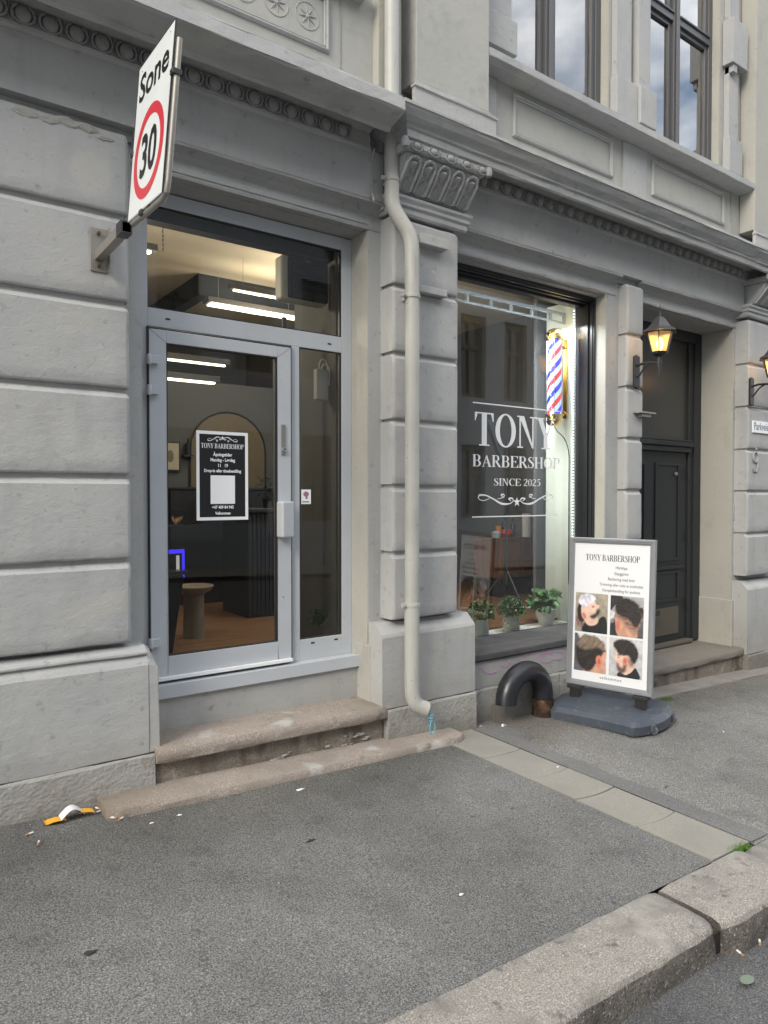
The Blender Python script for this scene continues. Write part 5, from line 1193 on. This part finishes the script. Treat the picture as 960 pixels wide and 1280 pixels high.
# back room: wooden cabinet with goods, tripod stand
WOOD = mottled('walnut_wood', [(.10, .045, .022), (4, 4, .4, .65, (.16, .075, .038), (6, 6, .6))], .45)
wc = tag(empty('wooden_cabinet', (5.93, 1.85, .475)), 'walnut wall cabinet with bottles on top behind the display window', 'cabinet')
MB().box(0, .55, 0, .45, .22, .66).build('cabinet_body', WOOD, wc, .004); MB().box(-.01, .56, -.01, .46, .662, .69).build('cabinet_top', WOOD, wc, .003)
for x0 in (.01, .19, .37): MB().box(x0, x0+.17, -.016, -.002, .235, .65).build('cabinet_door', WOOD, wc, .003)
for x0 in (.02, .50): MB().box(x0, x0+.03, .02, .43, 0, .22).build('leg', BLACKF, wc)
def item(name, label, cat, x, prof, mat, y=2.0, z=1.166, group=None):
    mb = MB(); mb.lathe(prof, n=14); o = mb.build(name, mat, None, loc=(x, y, z)); tag(o, label, cat, group)
item('bowl', 'red bowl with yellow rim on the walnut cabinet', 'bowl', 6.17, [(0, 0), (.05, .01), (.075, .05), (.06, .09), (0, .09)], plain('red_plastic', (.55, .03, .02), .35))
item('tub', 'yellow tub behind the red bowl on the walnut cabinet', 'tub', 6.16, [(0, 0), (.035, 0), (.035, .13), (0, .13)], plain('orange_plastic', (.60, .25, .03), .4), 2.12)
item('jar', 'pale jar at the left end of the walnut cabinet', 'jar', 6.0, [(0, 0), (.05, 0), (.055, .06), (.03, .08), (0, .08)], plain('pale_jar', (.35, .40, .42), .4))
item('bottle', 'tall dark blue bottle behind the red bowl', 'bottle', 6.24, [(0, 0), (.035, 0), (.035, .16), (.014, .20), (.014, .27), (0, .27)], plain('blue_black_glass', (.01, .015, .04), .2), 2.1)
item('bottle', 'short dark bottle right of the tall blue one', 'bottle', 6.33, [(0, 0), (.03, 0), (.03, .14), (.012, .17), (.012, .22), (0, .22)], BLACK, 2.05)
item('paper_roll', 'upright white paper roll at the right end of the walnut cabinet', 'paper roll', 6.44, [(0, 0), (.055, 0), (.055, .28), (0, .28)], plain('white_paper', (.62, .62, .58), .7), 1.93)
ts = tag(empty('light_stand', (5.40, 1.25, .475)), 'black tripod light stand behind the display window plants', 'tripod')
mb = MB(); mb.tube([(0, 0, .25), (0, 0, 1.75)], .014, 10); mb.build('pole', LAMPBLK, ts)
for a in (20, 140, 260): mb = MB(); mb.tube([(0, 0, .42), (.32*math.cos(R(a)), .32*math.sin(R(a)), .01)], .010, 8); mb.build('leg', LAMPBLK, ts)
mb = MB(); mb.lathe([(.03, .40), (.03, .46)], n=10); mb.build('collar', LAMPBLK, ts)
mb = MB(); mb.hexa([(-.10, -.03, 1.55), (-.06, -.03, 1.52), (-.06, .03, 1.52), (-.10, .03, 1.55), (-.30, -.03, 1.95), (-.22, -.03, 1.98), (-.22, .03, 1.98), (-.30, .03, 1.95)]); mb.build('lamp_head', LAMPBLK, ts, .01)
bc = tag(empty('barber_chair', (4.35, 2.2, .475)), 'dark barber chair back and armrest behind the lower left of the display window', 'chair')
mb = MB(); mb.box(-.28, .28, -.25, .30, .45, .58); mb.build('seat', BLACK, bc, .04); mb = MB(); mb.box(-.27, .27, .24, .38, .58, 1.20); mb.build('backrest', BLACK, bc, .05); mb = MB(); mb.lathe([(.25, 0), (.25, .03), (.05, .06), (.04, .45)], n=18); mb.build('pedestal', CHROME, bc)

# barber pole on the side panel
BP = tag(empty('barber_pole', (5.225, .47, 2.315)), 'lit barber pole with red, white and blue stripes and gold caps', 'barber pole')
mb = MB(); r_ = .066; nt, nz = 48, 72; vs = []; h0, h1 = .11, .80; pitch = -.46
for j in range(nz+1):
    z = h0 + (h1-h0)*j/nz
    for i in range(nt): a = 2*PI*i/nt - z/pitch*2*PI; vs.append((r_*math.cos(a), r_*math.sin(a), z))
for j in range(nz):
    for i in range(nt):
        q = (i/nt*4) % 1.0; half = int(i/nt*4) % 2
        k = 0 if q < .5 else (1 if half == 0 else 2)
        mb.add([], []); mb.f.append((j*nt+i, j*nt+(i+1) % nt, (j+1)*nt+(i+1) % nt, (j+1)*nt+i)); mb.m.append(k); mb.sm.append(True)
mb.v = vs
def em(name, c, s): return plain(name, c, .4, emit=c, es=s)
mb.build('striped_drum', [em('pole_white', (.52, .74, .84), .42), em('pole_red', (.66, .02, .05), .6), em('pole_blue', (.012, .012, .56), .8)], BP)
mb = MB(); mb.lathe([(.075, .10), (.075, .81)], n=28); mb.build('glass_tube', GLASS_CLEAR, BP)
capp = [(.0, .0), (.035, .002), (.055, .012), (.068, .03), (.074, .045), (.066, .055), (.066, .08), (.084, .086), (.084, .104), (.072, .108)]
mb = MB(); mb.lathe(capp, n=28); mb.build('end_cap', GOLD, BP)
mb = MB(); mb.lathe([(r, -z) for r, z in capp], (0, 0, .91), n=28); mb.build('end_cap', GOLD, BP)
for q in range(3):
    a = R(100 + q*120); mb = MB(); mb.tube([(.081*math.cos(a), .081*math.sin(a), .09), (.081*math.cos(a), .081*math.sin(a), .82)], .0035, 6); mb.build('rod', CHROME, BP)
mb = MB(); mb.box(.150, .165, -.022, .022, .08, .83); mb.build('back_plate', GOLD, BP, .003)
mb = MB()
for z in (.14, .76): mb.tube([(.05, 0, z), (.10, 0, z-.02), (.16, 0, z)], .012, 10); mb.lathe([(0, -.02), (.02, -.01), (.02, .01), (0, .02)], (.10, -.02, z-.02), 10)
mb.build('bracket', GOLD, BP)
mb = MB(); mb.tube(bez((0, 0, .01), (.02, -.02, -.10), (.14, -.04, -.05), (.155, -.05, -.28), 12) + [(.158, -.05, -1.5)], .0045, 6); mb.build('power_cord', BLACK, BP)

# potted plants on the display deck
def pot_plant(x, y, label, kind, scale=1):
    P_ = tag(empty('potted_plant', (x, y, .457)), label, 'potted plant', 'potted plants on the display deck')
    if kind == 0: prof = [(0, 0), (.050, 0), (.056, .02), (.052, .10), (.050, .115), (.045, .115), (.044, .09), (0, .085)]; pm = plain('pale_blue_pot', (.62, .72, .70), .35)
    elif kind == 1:
        prof = [(0, 0), (.058, 0)] + [(.060 + .004*math.cos(k*PI), .008 + .0065*k) for k in range(17)] + [(.054, .12), (.052, .09), (0, .085)]; pm = plain('white_ribbed_pot', (.84, .84, .78), .45)
    else: prof = [(0, 0), (.055, 0), (.060, .01), (.058, .03), (.075, .055), (.080, .08), (.078, .12), (.084, .128), (.080, .132), (.072, .12), (0, .105)]; pm = plain('white_pot', (.86, .86, .83), .35)
    mb = MB(); mb.lathe(prof, n=24); mb.build('pot', pm, P_)
    MB().lathe([(0, .088), (.05, .09)], n=14).build('soil', DIRT, P_)
    mb = MB(); rnd = random.Random(kind+5)
    if kind < 2:
        for i in range(900):
            th = rnd.uniform(0, 6.283); ph = rnd.uniform(-.35, 1.5); rr = rnd.uniform(.05, .095)
            c = Vector((rr*math.cos(ph)*math.cos(th), rr*math.cos(ph)*math.sin(th), .145 + rr*1.05*math.sin(ph)))
            n_ = (c - Vector((0, 0, .11))).normalized(); t_ = n_.cross(Vector((rnd.uniform(-1, 1), rnd.uniform(-1, 1), rnd.uniform(-1, 1)))).normalized()
            l_ = rnd.uniform(.016, .030); w_ = t_*l_*.35; tip = c + (n_*.7 + t_.cross(n_)*rnd.uniform(-.8, .8))*l_
            mb.add([c, c + (tip-c)*.5 + w_, tip, c + (tip-c)*.5 - w_], [(0, 1, 2, 3)], 1 if (rnd.random() < .22 and ph > .1) else (2 if rnd.random() < .4 else 0))
        for i in range(24):
            th = rnd.uniform(0, 6.283); mb.tube([(0, 0, .09), (.05*math.cos(th), .05*math.sin(th), .15)], .0015, 4)
    else:
        for i in range(95):
            th = rnd.uniform(0, 6.283); el = rnd.uniform(.1, 1.3); L_ = rnd.uniform(.08, .19)
            tip = Vector((L_*math.cos(el)*math.cos(th), L_*math.cos(el)*math.sin(th)*.8, .11 + L_*math.sin(el)*.95))
            mb.tube([(0, 0, .10), tuple(tip*.6 + Vector((0, 0, .055))), tuple(tip)], .0016, 4)
            n_ = Vector((rnd.uniform(-.5, .5), rnd.uniform(-.9, -.1), rnd.uniform(.4, 1))).normalized(); a = n_.cross(Vector((math.cos(th), math.sin(th), 0))).normalized(); b = a.cross(n_); s_ = rnd.uniform(.022, .038)
            ring_ = [tip + (a*math.cos(q)*.8 + b*math.sin(q)*(1.15 if math.sin(q) > 0 else 1))*s_ + n_*(-.25*s_*abs(math.cos(q))) for q in [k*PI/4 for k in range(8)]]
            mb.add(ring_ + [tip + n_*s_*.12], [(k, (k+1) % 8, 8) for k in range(8)], 0 if rnd.random() < .6 else 2, True)
    mb.build('foliage', [plain('leaf_green', (.055, .15, .045), .45), plain('pale_blossom', (.62, .66, .48), .6), plain('leaf_mid_green', (.11, .25, .07), .45)], P_, normals=False)
    P_.scale = (scale,)*3
pot_plant(4.26, .44, 'bushy blossom plant in a pale blue pot, leftmost of the three in front', 0, 1.22)
pot_plant(4.61, .42, 'bushy plant in a white ribbed pot in the middle of the display deck', 1, 1.22)
pot_plant(5.12, .47, 'broad leafed green plant in a footed white pot by the side panel', 2, 1.18)
# trailing leaves half hidden by the pilaster and the little plant behind the side glass
def tuft(x, y, z, n, r, label, hgt=.12):
    rnd = random.Random(n); mb = MB()
    for i in range(n):
        th = rnd.uniform(0, 6.283); c = Vector((x + rnd.uniform(.0, r)*math.cos(th), y + rnd.uniform(0, r)*.6*math.sin(th), z + rnd.uniform(.02, hgt)))
        s_ = rnd.uniform(.010, .022); a = Vector((rnd.uniform(-1, 1), rnd.uniform(-1, 1), rnd.uniform(-.3, 1))).normalized()*s_; b = a.cross(Vector((rnd.uniform(-1, 1), -1, .3))).normalized()*s_*.4
        mb.add([c-a, c+b, c+a, c-b], [(0, 1, 2, 3)])
    mb.tube([(x, y, z), (x+.01, y, z+hgt*.6)], .003, 5)
    tag(mb.build('small_plant', plain('tuft_green', (.06, .12, .04), .5), normals=False), label, 'plant')
tuft(2.62, .42, .70, 160, .08, 'small grey green plant at the foot of the narrow side glass', .13)
tuft(4.03, .44, .457, 90, .06, 'dark leaves at the left end of the display deck beside the pilaster', .19)

# ------------------------------------------------------------------ pink graffiti (chalk line on the wall panel), part of the wall
PINK = plain('pink_chalk', (.55, .30, .52), .8)
mb = MB(); i0 = 0
for pts in ([(3.83, .33), (3.87, .29), (3.93, .27), (3.99, .28)], [(4.03, .33), (4.08, .30), (4.13, .335), (4.16, .30)], [(4.40, .36), (4.30, .365), (4.25, .33), (4.36, .30), (4.46, .265), (4.42, .235), (4.34, .24), (4.29, .23)],
            [(4.46, .31), (4.52, .35), (4.64, .33), (4.64, .28), (4.55, .27), (4.50, .31), (4.60, .35), (4.74, .335), (4.80, .30), (4.72, .27), (4.62, .30)]):
    mb = MB()
    for q in stroke([(p[0], p[1]) for p in pts], [.009]*len(pts)): i0 += 1; mb.poly(q, -.0235 - .00004*(i0 % 9))
    mb.build('graffiti', PINK, B, normals=False)

# ------------------------------------------------------------------ litter
def flat(name, pts, x, y, mat, label, cat, h=.004, rot=0, up=0):
    mb = MB(); z = zg(x, y) + .006 + up; c, s_ = math.cos(rot), math.sin(rot)
    top = [(x + a*c - b*s_, y + a*s_ + b*c, z + d) for a, b, d in pts]; n = len(top)
    mb.add(top + [(p[0], p[1], p[2] - h) for p in top], [tuple(range(n)), tuple(reversed(range(n, 2*n)))] + [(i, (i+1) % n, n+(i+1) % n, n+i) for i in range(n)])
    return tag(mb.build(name, mat), label, cat)
YEL = plain('yellow_wrapper', (.72, .36, .03), .5); WP = plain('white_paper_litter', (.72, .72, .72), .6)
wr = tag(empty('snack_wrapper', (.80, -.20, zg(.80, -.20)+.004)), 'crumpled yellow and white paper wrapper lying by the left base stone', 'litter')
def curled(a0, a1, b0, b1, f, mat, name, k=10, th=.0012):
    mb = MB(); vs = []
    for i in range(k+1):
        u = a0 + (a1-a0)*i/k
        for b in (b0, b1): vs.append((u, b + .01*math.sin(u*40), f(u, b)))
    vs2 = [(v[0], v[1], v[2]-th) for v in vs]; n = len(vs)
    mb.add(vs, [(2*i, 2*i+2, 2*i+3, 2*i+1) for i in range(k)]); mb.add(vs2, [(2*i, 2*i+1, 2*i+3, 2*i+2) for i in range(k)]); return mb.build(name, mat, wr, normals=False)
curled(-.115, -.02, -.028, .03, lambda u, b: .006 + .012*abs(math.sin(u*30)), YEL, 'yellow_flap'); curled(.045, .115, -.02, .035, lambda u, b: .008 + .014*abs(math.sin(u*22)), YEL, 'yellow_flap')
curled(-.045, .07, -.03, .04, lambda u, b: .010 + .045*max(0, math.cos((u-.01)*24)) + .006*math.sin(b*90), WP, 'white_flap')
PAT = lambda s_: [(s_*math.cos(a)*random.uniform(.6, 1.2), s_*.6*math.sin(a)*random.uniform(.5, 1.1), random.uniform(0, .004)) for a in [k*PI/3.5 for k in range(7)]]
flat('paper_scrap', PAT(.03), 1.97, -.47, WP, 'white paper scrap before the middle of the lower step', 'litter', .002)
flat('paper_scrap', PAT(.016), 1.28, -.44, WP, 'white paper scrap by the left part of the lower step', 'litter', .002)
flat('paper_scrap', PAT(.012), 1.13, -.46, WP, 'tiny white scrap by the left corner of the lower step', 'litter', .002)
flat('paper_scrap', [(-.02, 0, 0), (0, .012, .014), (.03, 0, .0), (.022, -.012, 0), (0, -.002, .008), (-.01, -.014, 0)], 3.88, -.20, WP, 'folded white paper scrap beside the bent pipe', 'litter', .002)
flat('paper_scrap', PAT(.012), 3.72, -.12, WP, 'tiny white scrap at the foot of the base stone near the downpipe', 'litter', .002)
flat('paper_scrap', PAT(.014), 2.02, -1.78, WP, 'small white scrap near the kerb on the smooth asphalt', 'litter', .002)
flat('paper_scrap', PAT(.012), 3.57, -.99, WP, 'small white scrap at the edge of the slab strip', 'litter', .002)
flat('paper_scrap', PAT(.010), 5.3, -1.15, WP, 'small white scrap on the coarse asphalt right of the sign', 'litter', .002)
flat('dark_leaf', PAT(.016), 3.9, -1.55, plain('dry_leaf', (.10, .06, .035), .8), 'brown dry leaf on the coarse asphalt near the kerb', 'leaf', .002)
flat('dark_twig', [(-.03, 0, 0), (0, .006, .004), (.03, .002, 0), (0, -.004, 0)], 1.72, -1.03, plain('dark_twig', (.03, .028, .025), .8), 'small dark twig on the smooth asphalt', 'litter', .003)
flat('dark_leaf', PAT(.024), .62, -1.35, plain('dark_leaf_litter', (.035, .03, .028), .8), 'small dark scrap in the middle of the smooth asphalt', 'litter', .003)
def butt(x, y, rot, label, zo=0, road=False):
    z = (zroad(x) + .03 if road else zg(x, y)) + .009 + zo; d = Vector((math.cos(rot), math.sin(rot), 0)); c = Vector((x, y, z))
    t = tag(empty('cigarette_butt', c), label, 'cigarette butt', 'cigarette butts')
    mb = MB(); mb.tube([d*0, d*.022], .0042, 8); mb.build('paper_end', WP, t); mb = MB(); mb.tube([d*-.014, d*0], .0042, 8); mb.build('filter', plain('tan_filter', (.42, .22, .09), .8), t)
butt(.60, -.28, .3, 'white cigarette butt on the asphalt at the far left'); butt(.62, -.40, 1.2, 'tan cigarette butt nearest the left photo edge')
for i, (x, y, r0) in enumerate(((.93, -.20, .3), (.96, -.25, 1.4), (.99, -.31, 2.2), (1.01, -.34, .6), (.95, -.16, 2.0))):
    butt(x, y, r0, ['topmost', 'second', 'middle', 'white lower', 'brown'][i] + ' cigarette butt of the heap at the corner of the lower step')
butt(2.94, -2.58, .5, 'white cigarette butt in the gutter below the kerb', .0, True); butt(2.80, -2.575, 1.2, 'tan cigarette butt in the gutter at the kerb joint', .0, True)
o = flat('green_leaf', [(.035*math.cos(a), .022*math.sin(a), .002) for a in [k*PI/6 for k in range(12)]], 2.69, -2.655, plain('grey_green_leaf', (.16, .20, .15), .6), 'grey green leaf lying on the road by the kerb', 'leaf', .001, up=zroad(2.69) - zg(2.69, -2.655) + .012)
# moss and weeds
def grass(x, y, n, rx, ry, name, zf, label, hh=.03):
    mb = MB(); rnd = random.Random(n)
    for i in range(n):
        px, py = x + rnd.gauss(0, rx), y + rnd.gauss(0, ry); z = zf(px, py); h = rnd.uniform(.3, 1)*hh; a = rnd.uniform(0, 6.28); w = .003
        mb.add([(px-w*math.cos(a), py-w*math.sin(a), z), (px+w*math.cos(a), py+w*math.sin(a), z), (px+rnd.uniform(-.01, .01), py+rnd.uniform(-.01, .01), z+h)], [(0, 1, 2)])
    o = mb.build(name, plain('moss_green', (.09, .20, .03), .8), normals=False); tag(o, label, 'moss'); o['kind'] = 'stuff'
grass(3.50, -2.20, 420, .045, .014, 'moss', lambda x, y: zg(x, y) - .004, 'bright green moss in the gap between slab strip and kerb', .022)
grass(5.75, -.37, 160, .06, .02, 'weeds', lambda x, y: zg(x, y), 'small green weeds along the granite edge by the portal')
# grit swept against the edges: fine crumbs
mb = MB(); rnd = random.Random(3)
for i in range(900):
    k = rnd.random()
    if k < .4: x = rnd.uniform(.95, 3.4); y = -.335 - abs(rnd.gauss(0, .03))
    elif k < .7: x = rnd.uniform(5.2, 8); y = -.34 - abs(rnd.gauss(0, .05))
    elif k < .85: x = rnd.uniform(3.65, 4.6); y = -.04 - abs(rnd.gauss(0, .05))
    else: x = rnd.uniform(-.5, .95); y = -.12 - abs(rnd.gauss(0, .03))
    s_ = rnd.uniform(.0015, .005); z = zg(x, y) + .004
    mb.add([(x-s_, y-s_*.5, z), (x+s_, y-s_*.6, z), (x+s_*.2, y+s_, z), (x, y, z+s_*1.2)], [(0, 1, 3), (1, 2, 3), (2, 0, 3)], rnd.choice((0, 1, 1, 1, 1, 0)))
o = mb.build('grit', [SLAB, GRANITE_DIRTY, WP], normals=False); tag(o, 'fine grit and crumbs swept along the foot of the steps', 'grit'); o['kind'] = 'stuff'

# ------------------------------------------------------------------ across the street (seen only in the glass)
OB = tag(empty('apartment_building', (8, -14, -.4)), 'plain grey apartment building across the street, mirrored in the shop glass', 'building')
OW = mottled('grey_render_across', [(.30, .32, .34), (.8, 4, .4, .7, (.27, .29, .31))], .85)
winx = [9.5 + 2.15*i for i in range(-15, 9)]; rows = [(1.3, 3.9), (5.6, 8.5), (10.0, 12.6)]
mb = MB()
X0, X1 = -26, 28; zc = [-1.0] + [v for r_ in rows for v in r_] + [14.2]
for a, b in ((zc[0], zc[1]), (zc[2], zc[3]), (zc[4], zc[5]), (zc[6], zc[7])): mb.box(X0, X1, -1.0, 0, a, b)
for a, b in rows:
    prev = X0
    for x in winx: mb.box(prev, x-.6, -1.0, 0, a, b); prev = x+.6
    mb.box(prev, X1, -1.0, 0, a, b)
mb.build('wall', OW, OB)
mb = MB(); mb.box(X0-.1, X1+.1, -1.0, .35, 14.21, 14.55); mb.build('eaves', plain('dark_eaves', (.09, .09, .10), .7), OB)
wf = MB(); wf.box(-.5, -.42, -.28, -.2, 0, 1); wf.box(.42, .5, -.28, -.2, 0, 1); wf.box(-.42, .42, -.28, -.2, .93, 1); wf.box(-.42, .42, -.28, -.2, 0, .05); wf.box(-.42, .42, -.27, -.21, .60, .66); wf.box(-.03, .03, -.27, -.21, .05, .93)
wfm = wf.mesh('window', [plain('brown_frame_across', (.11, .085, .055), .6)]); wp_ = MB().box(-.42, .42, -.31, -.30, .0, 1).mesh('pane', [plain('dark_pane_across', (.05, .055, .05), .15)])
for a, b in rows:
    for x in winx:
        o = link('window', wfm, OB, (x, 0, a)); o.scale = (1.2, 1, b-a); p_ = link('pane', wp_, o)
struct(sheet('far_pavement', -25, 40, -13.95, -11.5, lambda x, y: zg(x, -2.6)-.01, SLAB, 30, 4))
